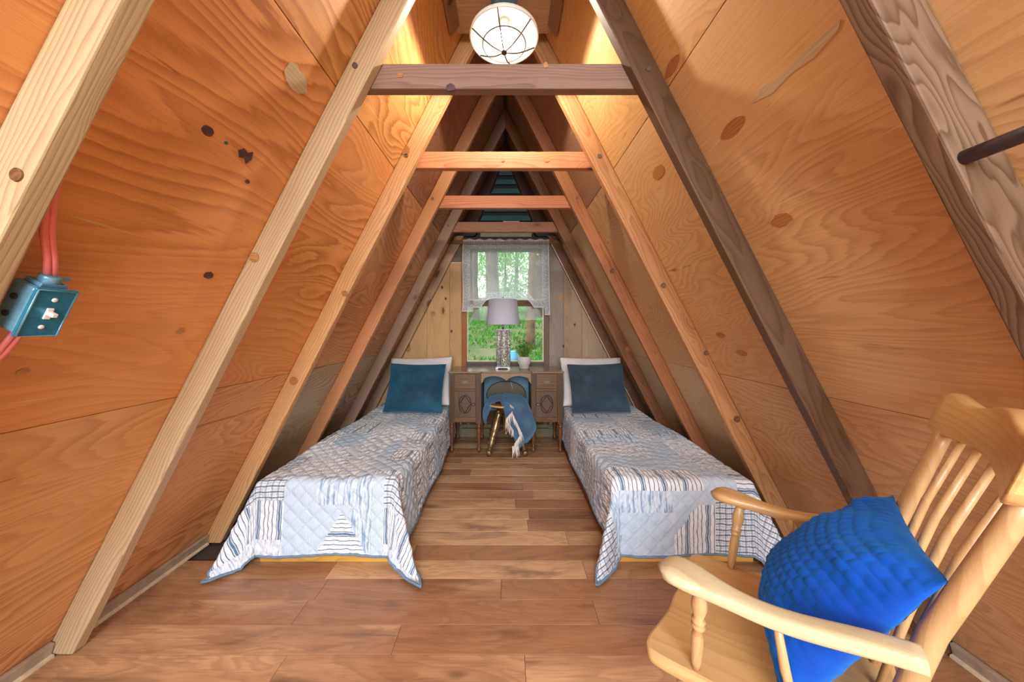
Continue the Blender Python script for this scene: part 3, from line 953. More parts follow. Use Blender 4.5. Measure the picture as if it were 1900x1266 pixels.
for k in range(6):
    a = 2 * PI * k / 6 + .35
    pts = []
    for i in range(9):
        f = i / 8
        r = .150 * (1 - f) + .004 * f
        z = -.205 - .062 * math.sin(f * PI / 2)
        pts.append((r * math.cos(a), r * math.sin(a), z))
    obj('guard_wire', MB().tube(pts, .0028, 6), 'wire', gd)
ring = MB().tube([(.098 * math.cos(2 * PI * k / 36), .098 * math.sin(2 * PI * k / 36), -.205 - .062 * math.sin((1 - .098 / .15) * PI / 2)) for k in range(36)], .0026, 6, closed=True)
obj('guard_ring', ring, 'wire', gd)
obj('guard_hub', MB().lathe([(.012, -.274), (.014, -.270), (.012, -.264)], 12), 'wire', gd)

# ------------------------------------------------------------------ switch box, cables, rod
mbx = slope(-1, .668, 1.40, .0)
sb = empty('switch_box', label='blue metal surface switch box with white toggle beside the broad pale rafter', cat='switch box', matrix=mbx)
# local: x along cabin, y up slope, z into the room
obj('body', MB().box(-.029, .029, -.05, .05, .05, .100), 'box_edge', sb, bev=.006)
cv = obj('cover_plate', MB().box(-.032, .032, -.053, .053, .100, .106), 'box_blue', sb, bev=.003)
obj('cover_rim', MB().tube([(-.029, -.05, .1065), (.029, -.05, .1065), (.029, .05, .1065), (-.029, .05, .1065)], .002, 6, closed=True, up=(0, 0, 1)), 'box_edge', cv)
obj('toggle', MB().box(-.005, .005, -.012, .012, .105, .109).box(-.004, .004, -.002, .006, .108, .122), 'toggle', cv, bev=.001)
for s_ in (-.03, .03):
    obj('screw', MB().lathe([(.0045, .105), (.0045, .1075), (.002, .1085)], 10, T((0, s_, 0))), 'toggle', cv)
obj('cable_clamp', MB().box(-.02, .02, .05, .058, .058, .094).lathe([(.014, .055), (.016, .06), (.016, .07), (.012, .072)], 14, T((0, 0, .078)) @ R(-PI / 2, 'X')).lathe([(.004, .0), (.004, .03)], 8, T((.0, .066, .078)) @ R(PI / 2, 'Y')), 'box_edge', sb, bev=.002)
obj('knockout', MB().lathe([(.006, .0), (.006, .003)], 12, T((-.0285, .018, .07)) @ R(-PI / 2, 'Y')), 'dark_slat', sb)
obj('knockout', MB().lathe([(.006, .0), (.006, .003)], 12, T((-.0285, -.018, .07)) @ R(-PI / 2, 'Y')), 'dark_slat', sb)
cabm = slope(-1, .668, 1.40, .0)
for lab, pth in (('pink-red cable running up from the top of the switch box', [(0, .07, .078), (-.006, .10, .072), (-.018, .15, .058), (-.026, .22, .04), (-.03, .35, .022), (-.03, .62, .012)]),
                 ('pink-red cable running down from the bottom of the switch box', [(-.004, -.052, .078), (-.010, -.10, .074), (-.02, -.16, .062), (-.027, -.24, .04), (-.03, -.40, .02), (-.03, -.80, .01)])):
    P = [Vector(p) for p in pth]
    mb = MB()
    for dx in (-.005, .005):
        mb.tube([p + Vector((dx, 0, -abs(dx) * .4)) for p in P], .0058, 8)
    obj('cable', mb, 'cable', None, cabm, label=lab, cat='cable', group='cables at the switch box')

rod = MB().tube([(.786, y, 1.464 + .0015 * math.sin(y * 30)) for y in [-.6, -.2, .1, .3, .45, .5745]], .0125, 14)
obj('hanging_rod', rod, 'rod', None, label='dark round rod projecting from the swirly-grained rafter', cat='rod')


# ------------------------------------------------------------------ soft things
def from_grid(P, mi=None, uv=None, closed=False):
    nu, nv = P.shape[:2]
    me = bpy.data.meshes.new('grid')
    idx = np.arange(nu * nv).reshape(nu, nv)
    F = np.stack([idx[:-1, :-1], idx[1:, :-1], idx[1:, 1:], idx[:-1, 1:]], -1).reshape(-1, 4)
    me.from_pydata(P.reshape(-1, 3).tolist(), [], F.tolist())
    me.polygons.foreach_set('use_smooth', [True] * len(F))
    if mi is not None: me.polygons.foreach_set('material_index', mi.reshape(-1).astype(int).tolist())
    if uv is not None:
        l = me.uv_layers.new(name='UVMap')
        l.data.foreach_set('uv', uv.reshape(-1, 2)[F.reshape(-1)].reshape(-1).tolist())
    me.update()
    return me


def cushion(hw, hh, T_, n=46, ear=.09, seed=0, wrinkle=.006, quilt=0.0, qs=.03, sag=0.0, back=1.0):
    """stuffed square: local x across, z up from its lower edge, y thickness (front is -y)"""
    u = np.linspace(-1, 1, n)
    U, V = np.meshgrid(u, u, indexing='ij')
    rs = np.random.RandomState(seed)
    ph = rs.rand(12) * 6.28
    ex = 1 - ear * (1 - V ** 2) ** 1.2
    ez = 1 - ear * (1 - U ** 2) ** 1.2
    X = hw * U * ex
    Z = hh * V * ez
    th = (np.clip(1 - np.abs(U) ** 2.6, 0, 1) ** .62) * (np.clip(1 - np.abs(V) ** 2.6, 0, 1) ** .62)
    if sag: th = th * (1 - sag * V)
    parts = []
    for sgn in (-1, 1):
        w = np.zeros_like(U)
        for k in range(5):
            w += np.sin(V * (11 + 5 * k) + ph[k] + 2 * np.sin(U * 3 + ph[k + 5])) * np.abs(U) ** 3 * (1 - U ** 2) / (k + 1)
            w += np.sin(U * (9 + 4 * k) + ph[k + 4] + 1.6 * np.sin(V * 3 + ph[k])) * np.abs(V) ** 3 * (1 - V ** 2) / (k + 1)
        q = 0
        if quilt:
            a = X / qs + .25 * np.sin(V * 5 + U * 2); b = Z / qs + .25 * np.sin(U * 6)
            row = np.floor(b)
            a2 = a + .5 * (row % 2)
            q = quilt * (np.abs(np.sin(PI * a2)) ** .5) * (np.abs(np.sin(PI * b)) ** .5) * np.clip(th * 5, 0, 1)
        Y = sgn * (T_ * th + q + wrinkle * 2.2 * w) * (back if sgn > 0 else 1)
        parts.append(np.stack([X, Y, Z + hh], -1))
    a, b = parts
    # one closed skin: front grid, back grid, welded border
    nv = n * n
    V3 = np.concatenate([a.reshape(-1, 3), b.reshape(-1, 3)])
    idx = np.arange(nv).reshape(n, n)
    back = idx + nv
    border = np.zeros((n, n), bool); border[0] = border[-1] = True; border[:, 0] = border[:, -1] = True
    back = np.where(border, idx, back)
    F1 = np.stack([idx[:-1, :-1], idx[1:, :-1], idx[1:, 1:], idx[:-1, 1:]], -1).reshape(-1, 4)
    F2 = np.stack([back[:-1, :-1], back[:-1, 1:], back[1:, 1:], back[1:, :-1]], -1).reshape(-1, 4)
    me = bpy.data.meshes.new('cushion')
    me.from_pydata(V3.tolist(), [], np.concatenate([F1, F2]).tolist())
    me.polygons.foreach_set('use_smooth', [True] * (len(F1) + len(F2)))
    me.update()
    # drop the unused border verts of the back grid
    import bmesh
    bm = bmesh.new(); bm.from_mesh(me)
    bmesh.ops.delete(bm, geom=[v for v in bm.verts if not v.link_faces], context='VERTS')
    bmesh.ops.recalc_face_normals(bm, faces=bm.faces)
    bm.to_mesh(me); bm.free()
    return me


# ------------------------------------------------------------------ beds
BY1, BY0 = 3.46, 1.655        # head, foot
BZ = .385
QL, QW = 1.80, .72


def patch(left, s, t):
    """which quilt cloth at s (from head) and t (from wall side to aisle)"""
    L, W = QL, QW
    d = s - L
    if left:
        if d > -.06:
            if t < .17:
                return 3 if d < .07 else (1 if d < .25 else 0)
            if t < .33: return 4
            if t < .60:
                if abs(t - .45) < (d - .13) * .62: return 2
                return 5 if t > .5 or d < .1 else 4
            if t < .66: return 4
            return 3 if d < .11 else (1 if d < .28 else 0)
        if t > .58:
            k = s % .34
            if k < .12: return 1
            if k < .20: return 3
            return 7 if s % .68 < .34 else 6
        if t > .30: return [6, 0, 6, 7, 0, 6][int(s / .22) % 6] if t < .5 else [0, 7, 4][int(s / .3) % 3]
        if t > .12: return [0, 6, 0, 1, 7, 0][int(s / .26) % 6]
        return [1, 0, 3, 0, 5][int(s / .21) % 5]
    else:
        if d > -.15:
            if d < .03:
                return 1 if t > .27 else (4 if t > .1 else 2)
            if t < .22:
                return 2 if d < .07 else 3
            if t < .42:
                return 4 if d < .1 else (1 if (t - .3) < (d - .1) * .9 else 7)
            if t < .80:
                return 5 if d < .13 else 7
            return 3
        if t < .2: return [6, 0, 2, 7, 5, 0][int(s / .24) % 6]
        if t > .78: return [3, 5, 3, 0, 5][int(s / .25) % 5]
        if t < .36: return [7, 4, 0, 6][int(s / .3) % 4]
        for a, b in ((.10, .17), (.48, .58), (.98, 1.10)):
            if a < s < b: return 1
        if 1.1 <= s < 1.24: return 5 if t < .68 else 3
        if 1.24 <= s < 1.46: return 6
        if 1.46 <= s: return 7
        return [0, 6, 0, 7, 6][int(s / .19) % 5]


def quilt_mesh(sd, left):
    L, W, D, Da, Dw = QL, QW, .335, (.325 if left else .275), .29
    ns, nt = 188, 118
    s = np.linspace(0, L + D, ns); t = np.linspace(-Dw, W + Da, nt)
    S, Tt = np.meshgrid(s, t, indexing='ij')
    Rr = .035

    def surf(S, Tt):
        a = np.maximum(0, S - (L - Rr))
        b = np.where(Tt > W - Rr, Tt - (W - Rr), np.where(Tt < Rr, Tt - Rr, 0.0))
        r = np.hypot(a, b); phi = np.arctan2(np.abs(b), a + 1e-9)
        corner = np.sin(2 * phi) ** 2
        eps = .05 + .035 * np.sin(Tt * 11 + (0 if left else 2)) * (1 - corner) * (a > 0) + .025 * np.sin(S * 9) * (1 - corner) * (a <= 0) + .30 * corner + .12 * np.sin(phi * 9 + (0 if left else 1.2)) * corner
        q = Rr * PI / 2
        flat = np.minimum(r, q)
        out = Rr * np.sin(flat / Rr); down = Rr * (1 - np.cos(flat / Rr))
        rest = np.maximum(0, r - q)
        out = out + rest * np.sin(eps); down = down + rest * np.cos(eps)
        z = BZ + .02 - down
        under = np.maximum(0, .014 - z)
        out = out + under * .8; z = np.maximum(z, .014)
        dirf = np.where(r > 1e-6, a / np.maximum(r, 1e-6), 0); dirs = np.where(r > 1e-6, b / np.maximum(r, 1e-6), 0)
        bs = np.minimum(S, L - Rr); bt = np.clip(Tt, Rr, W - Rr)
        al_ = bs + dirf * out; ac = bt + dirs * out
        z = z + np.where(r < .02, 1, .0) * 0
        soft = .008 * np.sin(S * 7 + Tt * 3) + .006 * np.sin(Tt * 13 - S * 4)
        z = z + soft * np.exp(-r / .05) - .012 * np.exp(-((Tt - W / 2) ** 2) / .03) * 0
        Y = BY1 - .01 - al_
        xa = .52 if not left else .545            # aisle edge
        ac = ac - .013 * np.clip((.52 - S) / .12, 0, 1) * np.clip((Tt - W * .5) / .2, 0, 1)
        if left: X = -(xa + (W - ac))
        else: X = xa + (W - ac)
        return np.stack([X, Y, z], -1)
    P = surf(S, Tt)
    e = 1e-3
    du = surf(S + e, Tt) - surf(S - e, Tt); dv = surf(S, Tt + e) - surf(S, Tt - e)
    N = np.cross(du, dv)
    N /= np.maximum(np.linalg.norm(N, axis=-1, keepdims=True), 1e-9)
    if N[ns // 3, nt // 2, 2] < 0: N = -N
    p, q = (S + Tt) / .078, (S - Tt) / .078
    pillow = (np.abs(np.sin(PI * p)) ** .5) * (np.abs(np.sin(PI * q)) ** .5)
    rip = .0025 * np.sin(S * 95 + 3 * np.sin(Tt * 21)) + .0018 * np.sin(Tt * 120 + 2 * np.sin(S * 17))
    P = P + N * (.0048 * pillow + rip * .6)[..., None]
    P[..., 2] = np.maximum(P[..., 2], .012)
    sc = (s[:-1] + s[1:]) / 2; tcn = (t[:-1] + t[1:]) / 2
    mi = np.array([[patch(left, a, b) for b in tcn] for a in sc])
    uv = np.stack([S, Tt], -1)
    me = from_grid(P, mi, uv)
    hem = [tuple(P[i, 0]) for i in range(0, ns, 2)] + [tuple(P[-1, j]) for j in range(0, nt, 2)] + [tuple(P[i, -1]) for i in range(ns - 1, -1, -2)]
    return me, hem


for sd, left in ((-1, True), (1, False)):
    xa = .545 if left else .52
    x0, x1 = (-(xa + QW), -xa) if left else (xa, xa + QW)
    bed = empty('bed', ((x0 + x1) / 2, (BY0 + BY1) / 2, 0), 'low single bed under the orange wall, yellow pine foot board showing' if left else 'low single bed under the tan wall, brown side board showing along the aisle', 'bed', group='two single beds')
    iv = bed.matrix_basis.inverted() if False else T((-(x0 + x1) / 2, -(BY0 + BY1) / 2, 0))

    def bp(name, a, b, c, d, e_, f_, mat, bev=.003, lab=None):
        cx, cy, cz = (a + b) / 2, (c + d) / 2, (e_ + f_) / 2
        return obj(name, MB().box(a - cx, b - cx, c - cy, d - cy, e_ - cz, f_ - cz), mat, bed, iv @ T((cx, cy, cz)), None, bev, lab)
    bp('foot_board', x0 + .03, x1 - .012, BY0 + .012, BY0 + .032, 0.0, .115, 'pine', lab='yellow pine board')
    ai = (x1 - .03, x1 - .012) if left else (x0 + .012, x0 + .03)
    bp('side_rail', ai[0], ai[1], BY0 + .034, BY1, 0.0, .12, 'brownboard', lab='brown board')
    oi = (x0 + .03, x0 + .05) if left else (x1 - .05, x1 - .03)
    bp('side_rail', oi[0], oi[1], BY0 + .034, BY1, 0.0, .12, 'brownboard')
    bp('head_board', x0 + .05, x1 - .03, BY1 - .02, BY1, 0.0, .12, 'brownboard')
    mt = bp('mattress', x0 + .03, x1 - .03, BY0 + .045, BY1 - .005, .12, BZ - .012, 'mattress', bev=.03)
    me, hem = quilt_mesh(sd, left)
    for m_ in QM: me.materials.append(m_)
    q = obj('quilt', me, None, None, label='pale blue patchwork quilt over the bed under the orange wall' if left else 'grey-blue patchwork quilt with a tail on the floor, bed under the tan wall', cat='quilt', group='patchwork quilts on the beds')
    obj('binding', MB().tube(hem, .0065, 6), 'binding', q)


# pillows and cushions: lower edge at (x, y, z), leaning back by lean, turned by yaw, rolled by roll
def lean(x, y, z, ln, yaw=0.0, roll=0.0):
    return T((x, y, z)) @ R(yaw, 'Z') @ R(-ln, 'X') @ R(roll, 'Y')


def put(name, me, mat, m, lab, cat, grp):
    return obj(name, me, mat, None, m, label=lab, cat=cat, group=grp)


put('pillow', cushion(.31, .25, .075, 40, .05, 3, .004), 'pillow', lean(-.848, 3.15, .425, math.radians(27), .02, math.radians(-1.5)), 'white pillow behind the teal velvet cushion', 'pillow', 'white bed pillows')
put('pillow', cushion(.31, .25, .075, 40, .05, 5, .004), 'pillow', lean(.832, 3.15, .425, math.radians(27), -.02, 0), 'white pillow behind the slate velvet cushion', 'pillow', 'white bed pillows')
put('velvet_cushion', cushion(.258, .228, .085, 64, .05, 8, .006), 'velvet_teal', lean(-.835, 2.93, .425, math.radians(27), .03, math.radians(1.0)), 'teal blue velvet cushion standing on the paler quilt', 'cushion', 'velvet bed cushions')
put('velvet_cushion', cushion(.258, .228, .085, 64, .05, 14, .009), 'velvet_slate', lean(.825, 2.93, .425, math.radians(27), -.02, math.radians(-1.5)), 'dark slate velvet cushion with side wrinkles, by the bare wood wall corner', 'cushion', 'velvet bed cushions')

# ------------------------------------------------------------------ vanity desk
DX0, DX1, DY0, DY1 = -.551, .526, 3.095, 3.53
desk = empty('vanity_desk', ((DX0 + DX1) / 2, (DY0 + DY1) / 2, 0), 'dark wooden vanity desk with two drawers and carved doors under the window', 'desk')
di = T((-(DX0 + DX1) / 2, -(DY0 + DY1) / 2, 0))


def dp(name, x0, x1, y0, y1, z0, z1, mat, bev=.003, par=None):
    cx, cy, cz = (x0 + x1) / 2, (y0 + y1) / 2, (z0 + z1) / 2
    mm = di @ T((cx, cy, cz))
    if par is not None: mm = par.matrix_basis.inverted() @ mm
    return obj(name, MB().box(x0 - cx, x1 - cx, y0 - cy, y1 - cy, z0 - cz, z1 - cz), mat, par if par is not None else desk, mm, None, bev)


# top with a bowed break in the middle
cxm = (DX0 + DX1) / 2
tp = [(DX0, DY0), (-.255, DY0), (-.235, DY0 + .018), (-.12, DY0 + .012), (cxm, DY0 + .010), (.10, DY0 + .012), (.21, DY0 + .018), (.232, DY0), (DX1, DY0), (DX1, DY1), (DX0, DY1)]
obj('top', MB().prism([(a - cxm, b - (DY0 + DY1) / 2) for a, b in reversed(tp)], .744, .762, 'xy'), 'desktop', desk, None, None, .004)
for sgn in (-1, 1):
    xa, xb = (-.541, -.245) if sgn < 0 else (.222, .516)
    ya = DY0 + .015
    cs = dp('pedestal', xa + .01, xb - .01, ya + .012, DY1 - .01, .285, .743, 'walnut_z')
    for (p0, p1) in ((xa, xa + .042), (xb - .048, xb)):
        w_ = p1 - p0
        pil = dp('pilaster', p0, p1, ya, ya + .03, .275, .742, 'walnut_z', .002)
        for k in range(3):
            dp('reed', p0 + w_ * (.09 + .29 * k), p0 + w_ * (.30 + .29 * k), ya - .010, ya + .002, .285, .735, 'walnut_z', .002, pil)
    dxa, dxb = xa + .046, xb - .052
    dr = dp('drawer', dxa, dxb, ya + .002, ya + .02, .598, .738, 'walnut_x', .004)
    cxx, czz = (dxa + dxb) / 2, .662
    ml = dr.matrix_basis.inverted() @ di @ T((cxx, ya, czz))
    obj('drawer_pull', MB().prism(oval(.028, .015, 20), -.004, .002, 'xz').prism(oval(.020, .006, 16), -.012, -.003, 'xz'), 'steel', dr, ml, None, .001)
    dp('rail', dxa, dxb, ya + .006, ya + .02, .578, .594, 'walnut_x')
    do = dp('door', dxa, dxb, ya + .003, ya + .018, .335, .574, 'walnut_z', .003)
    # carved oval and four-pointed star, as ridges
    cz2 = .455; ocx = cxx
    ml = do.matrix_basis.inverted() @ di @ T((ocx, ya + .003, cz2))
    A, B = .057, .083
    mbc = MB().tube([(A * math.cos(2 * PI * k / 40), 0, B * math.sin(2 * PI * k / 40)) for k in range(40)], .004, 6, closed=True, up=(0, 1, 0))
    for q0 in range(4):
        pts = []
        for i in range(9):
            th = q0 * PI / 2 + (PI / 2) * i / 8
            # concave arcs between the oval's four poles
            c_, s_ = math.cos(th), math.sin(th)
            e_ = 2.2
            pts.append((A * math.copysign(abs(c_) ** e_, c_), 0, B * math.copysign(abs(s_) ** e_, s_)))
        mbc.tube(pts, .004, 6, up=(0, 1, 0))
    obj('carving', mbc, 'carve', do, ml)
    kx = dxb - .016 if sgn < 0 else dxa + .016
    obj('knob', MB().lathe([(.005, 0), (.005, .010), (.013, .016), (.012, .024), (.004, .028)], 14, T((kx - ocx, -.0, 0)) @ R(PI / 2, 'X')), 'brass', do, ml)
    # skirt with a wavy lower edge
    sk = []
    for i in range(25):
        f = i / 24
        sk.append((dxa + (dxb - dxa) * f, .292 + .006 * math.cos(f * 6 * PI)))
    sk += [(dxb, .331), (dxa, .331)]
    obj('skirt', MB().prism(sk, ya + .004, ya + .018, 'xz'), 'walnut_x', desk, di)
    # turned legs
    prof = [(.016, .275), (.022, .268), (.022, .262), (.014, .256), (.021, .250), (.021, .240), (.014, .232), (.019, .215), (.021, .19), (.018, .14), (.013, .09), (.010, .062), (.015, .055), (.012, .048), (.020, .034), (.021, .024), (.016, .010), (.009, .0)]
    for lx, ly in ((xa + .021, ya + .018), (xb - .022, ya + .018), (xa + .021, DY1 - .03), (xb - .022, DY1 - .03)):
        obj('leg', MB().lathe(list(reversed(prof)), 16, T((lx, ly, 0))), 'walnut_leg', desk, di)
# scalloped apron
ap = [(-.245, .742)]
for i in range(33):
    f = i / 32
    x = -.245 + .467 * f
    g_ = abs(f - .5) * 2          # 0 centre, 1 ends
    z = .668 + .048 * math.sin(PI * min(1, g_ * 1.0)) ** .6
    if g_ > .9: z = .668 - (g_ - .9) * .25
    ap.append((x, z))
ap.append((.222, .742))
obj('apron', MB().prism(ap, DY0 + .03, DY0 + .048, 'xz'), 'desktop', desk, di)
dp('kneehole_back', -.245, .222, DY1 - .03, DY1 - .015, .30, .742, 'bluepanel')

# ------------------------------------------------------------------ stool with a throw
SX, SY = -.012, 3.19
st = empty('stool', (SX, SY, 0), 'old turned-leg stool with low olive back in front of the desk', 'stool')
obj('seat', MB().lathe([(.02, .432), (.165, .432), (.180, .440), (.184, .452), (.178, .464), (.16, .470), (.06, .474), (1e-4, .475)], 36), 'walnut_leg', st)
obj('seat_rim', MB().tube([(.183 * math.cos(2 * PI * k / 40), .183 * math.sin(2 * PI * k / 40), .450) for k in range(40)], .009, 8, closed=True), 'maple_x', st, label='lighter orange wooden rim')
obj('seat_block', MB().lathe([(.05, .36), (.07, .375), (.09, .40), (.11, .415), (.12, .431)], 24), 'walnut_leg', st)
bk = []
for i in range(25):
    th = PI * i / 24
    bk.append((.198 * math.cos(th), .475 + .165 * math.sin(th) ** .75))
bko = obj('backrest', MB().prism(bk, .10, .13, 'xz'), 'vinyl', st, bev=.008, label='rounded olive-brown back')
obj('crack', MB().tube([(.045, .0985, .632), (.055, .0985, .60), (.062, .0985, .565)], .0018, 5), 'fringe', bko)
obj('screw_post', MB().lathe([(.012, .14), (.024, .15), (.028, .165), (.02, .18), (.03, .20), (.034, .25), (.028, .30), (.036, .32), (.026, .34), (.04, .36)], 18), 'brass', st)
lp = [(.018, 0), (.024, .02), (.016, .035), (.022, .05), (.027, .11), (.024, .17), (.016, .21), (.026, .225), (.018, .24), (.024, .26), (.014, .285), (.018, .33)]
for k, (ax, ay) in enumerate(((-.152, -.15), (.17, -.15), (-.16, .12), (.15, .12))):
    a0 = Vector((ax * .42, ay * .42, .372)); b0 = Vector((ax, ay, .052))
    d = (b0 - a0); Lh = d.length
    q_ = d.to_track_quat('Z', 'Y').to_matrix().to_4x4()
    lg = obj('leg', MB().lathe([(r * 1.3, z / .33 * Lh) for r, z in lp], 14, T(a0) @ q_), 'brass', st)
    # claw and ball foot
    cf = MB().sphere((ax, ay, .020), .020, 12, 8)
    for j in range(4):
        an = math.atan2(ay, ax) + (j - 1.5) * .7
        cf.tube([(ax, ay, .055), (ax + .016 * math.cos(an), ay + .016 * math.sin(an), .040), (ax + .022 * math.cos(an), ay + .022 * math.sin(an), .020), (ax + .018 * math.cos(an), ay + .018 * math.sin(an), .004)], [.008, .008, .006, .003], 6)
    obj('claw_foot', cf, 'brass', lg)
    obj('stretcher', MB().tube([(ax * .72, ay * .72, .19), (ax * .5, ay * .5, .187), (ax * .3, ay * .3, .185), (.0, .0, .182)], [.008, .013, .009, .012], 8), 'brass', st)


# throw: a draped sheet given by cross lines from back to hem
def throw_mesh():
    # columns across (from -x wrap to +x side), rows down: world points relative to the stool
    cols = [
        [(-.165, .06, .50), (-.172, -.03, .492), (-.185, -.09, .472), (-.212, -.125, .42), (-.215, -.14, .36), (-.205, -.14, .31), (-.185, -.14, .285)],
        [(-.14, .07, .510), (-.145, -.02, .500), (-.155, -.09, .482), (-.172, -.125, .47), (-.18, -.145, .44), (-.178, -.15, .40), (-.165, -.15, .37)],
        [(-.09, .08, .520), (-.09, -.02, .505), (-.09, -.06, .494), (-.095, -.08, .489), (-.095, -.09, .487), (-.097, -.10, .486), (-.098, -.105, .485)],
        [(-.04, .085, .528), (-.04, -.03, .512), (-.04, -.09, .498), (-.04, -.12, .492), (-.04, -.14, .488), (-.04, -.15, .486), (-.04, -.155, .485)],
        [(.0, .085, .53), (0, -.05, .52), (.0, -.165, .495), (.0, -.205, .44), (.0, -.212, .405), (.0, -.214, .38), (.0, -.216, .36)],
        [(.06, .085, .53), (.06, -.05, .52), (.055, -.17, .49), (.05, -.222, .41), (.06, -.228, .33), (.075, -.23, .25), (.07, -.232, .20)],
        [(.12, .08, .52), (.12, -.05, .51), (.125, -.16, .48), (.14, -.218, .38), (.15, -.226, .28), (.13, -.228, .17), (.10, -.23, .09)],
        [(.17, .07, .50), (.175, -.04, .49), (.19, -.13, .455), (.215, -.18, .37), (.225, -.20, .28), (.19, -.205, .18), (.14, -.21, .115)],
        [(.20, .05, .46), (.21, -.03, .45), (.235, -.09, .40), (.262, -.13, .33), (.272, -.15, .25), (.235, -.165, .19), (.19, -.18, .14)],
    ]
    C = np.array(cols)
    from_idx = np.linspace(0, C.shape[0] - 1, 64); r_idx = np.linspace(0, C.shape[1] - 1, 56)

    def cr(A, x):     # Catmull-Rom along axis 0
        i = np.clip(np.floor(x).astype(int), 0, A.shape[0] - 2); f = (x - i).reshape(-1, *([1] * (A.ndim - 1)))
        g0 = A[np.clip(i - 1, 0, None)]; g1 = A[i]; g2 = A[i + 1]; g3 = A[np.clip(i + 2, None, A.shape[0] - 1)]
        return .5 * (2 * g1 + (g2 - g0) * f + (2 * g0 - 5 * g1 + 4 * g2 - g3) * f * f + (3 * g1 - 3 * g2 + g3 - g0) * f ** 3)
    A = cr(C, from_idx)
    A = np.swapaxes(cr(np.swapaxes(A, 0, 1), r_idx), 0, 1)
    U, V = np.meshgrid(from_idx, r_idx, indexing='ij')
    A[..., 1] += .012 * np.sin(U * 4.1 + V * .5) * np.clip(V / 3, 0, 1) - .004
    A[..., 2] += .006 * np.sin(U * 3.3 + 1) * np.exp(-V)
    return A


A = throw_mesh()
th = obj('throw', from_grid(A), 'throw', None, T((SX, SY, 0)), label='blue-grey wool throw with white fringe draped over the stool', cat='throw')
sl = th.modifiers.new('thickness', 'SOLIDIFY'); sl.thickness = .006; sl.offset = 1
# fringe strands hang off two diagonal edges
fr = MB()
rr = random.Random(3)


def strands(p0, p1, n, ln, dxy=(0, 0)):
    for i in range(n):
        f = i / (n - 1)
        a = Vector(p0).lerp(Vector(p1), f)
        l = ln * rr.uniform(.8, 1.1)
        sx = rr.uniform(-.012, .012) + dxy[0]
        fr.tube([a, a + Vector((sx * .3, -.006, -l * .3)), a + Vector((sx * .7, -.004, -l * .7)), a + Vector((sx, -.002 + rr.uniform(-.004, .004), -l))], [.0028, .0036, .0032, .002], 5)


strands((.055, -.225, .425), (.0, -.232, .365), 14, .10)
strands((.0, -.236, .362), (.062, -.240, .27), 12, .085)
strands((.055, -.24, .42), (.135, -.246, .25), 26, .085, (.012, 0))
strands((.14, -.246, .245), (.075, -.250, .15), 20, .095, (-.008, 0))
strands((.105, -.25, .135), (.055, -.25, .125), 14, .105, (.004, 0))
strands((.035, -.2, .482), (.055, -.21, .468), 4, .03, (.01, 0))
obj('fringe', fr, 'fringe', th, kind='stuff')

# ------------------------------------------------------------------ table lamp and plant on the desk
LZ = .7625
tl = empty('table_lamp', (-.045, 3.31, LZ), 'table lamp with pierced silver column and grey tapered shade on the desk', 'lamp')
obj('foot', MB().box(-.062, .062, -.05, .05, .012, .024).box(-.072, -.045, -.058, -.03, 0, .014).box(.045, .072, -.058, -.03, 0, .014).box(-.072, -.045, .03, .058, 0, .014).box(.045, .072, .03, .058, 0, .014), 'crystal', tl, bev=.004)
obj('column', MB().lathe([(.034, .024), (.036, .03), (.036, .375), (.034, .38)], 24, T((.012, -.012, 0))), 'glitter', tl)
for cx_, cy_, rr_ in ((-.042, 0, .024), (.055, .0, .02), (-.005, .035, .03)):
    obj('column', MB().lathe([(rr_, .024), (rr_, .378), (rr_ * .9, .38)], 18, T((cx_, cy_, 0))), 'glitter', tl)
obj('cap', MB().box(-.066, .074, -.045, .06, .381, .387), 'crystal', tl, bev=.002)
obj('neck', MB().lathe([(.010, .386), (.010, .47)], 14), 'chrome', tl)
lsh = MB().lathe([(.166, .435), (.140, .684), (.138, .684), (.164, .435), (.166, .435)], 48, caps=False)
shp = obj('lamp_shade', lsh, 'shade', tl)
obj('shade_top', MB().lathe([(.139, .678), (.01, .676)], 32, caps=False), 'shade', shp)
obj('finial', MB().lathe([(.010, .676), (.006, .690), (.011, .698), (.004, .710)], 12), 'chrome', tl)

pt = empty('potted_plant', (.168, 3.33, LZ), 'small leafy plant in a white ribbed pot beside the table lamp', 'plant')
obj('pot', MB().lathe([(.046, 0), (.050, .004), (.052, .040), (.063, .048), (.065, .118), (.061, .120), (.058, .105), (1e-3, .104)], 32), 'ceramic', pt)
obj('pot_band', MB().tube([(.0535 * math.cos(2 * PI * k / 32), .0535 * math.sin(2 * PI * k / 32), .043) for k in range(32)], .002, 6, closed=True), 'ceramic', pt)
obj('soil', MB().lathe([(1e-3, .109), (.057, .107)], 24, caps=False), 'soil', pt)
rr = random.Random(11)
stm, lfs = MB(), MB()
for i in range(46):
    a = rr.uniform(0, 2 * PI); sp = rr.uniform(.01, .118); h_ = rr.uniform(.07, .2) * (1.15 - sp * 3)
    tip = Vector((sp * math.cos(a), sp * math.sin(a), .108 + h_))
    b0 = Vector((tip.x * .3, tip.y * .3, .108))
    md_ = b0.lerp(tip, .6) + Vector((0, 0, .01))
    stm.tube([b0, md_, tip], [.0016, .0012, .0008], 5)
    for j in range(9):
        f = .3 + .7 * j / 8
        c = b0.lerp(tip, f) + Vector((rr.uniform(-.008, .008), rr.uniform(-.008, .008), 0))
        an = rr.uniform(0, 2 * PI); L_ = rr.uniform(.018, .032)
        d = Vector((math.cos(an), math.sin(an), rr.uniform(.0, .7))).normalized(); sd_ = d.cross(Vector((0, 0, 1))).normalized() * L_ * .38
        b = lfs.addv([c, c + d * L_ * .5 + sd_, c + d * L_, c + d * L_ * .5 - sd_])
        lfs.addf([(0, 1, 2, 3)], b)
obj('stems', stm, 'leaf_pot', pt, kind='stuff')
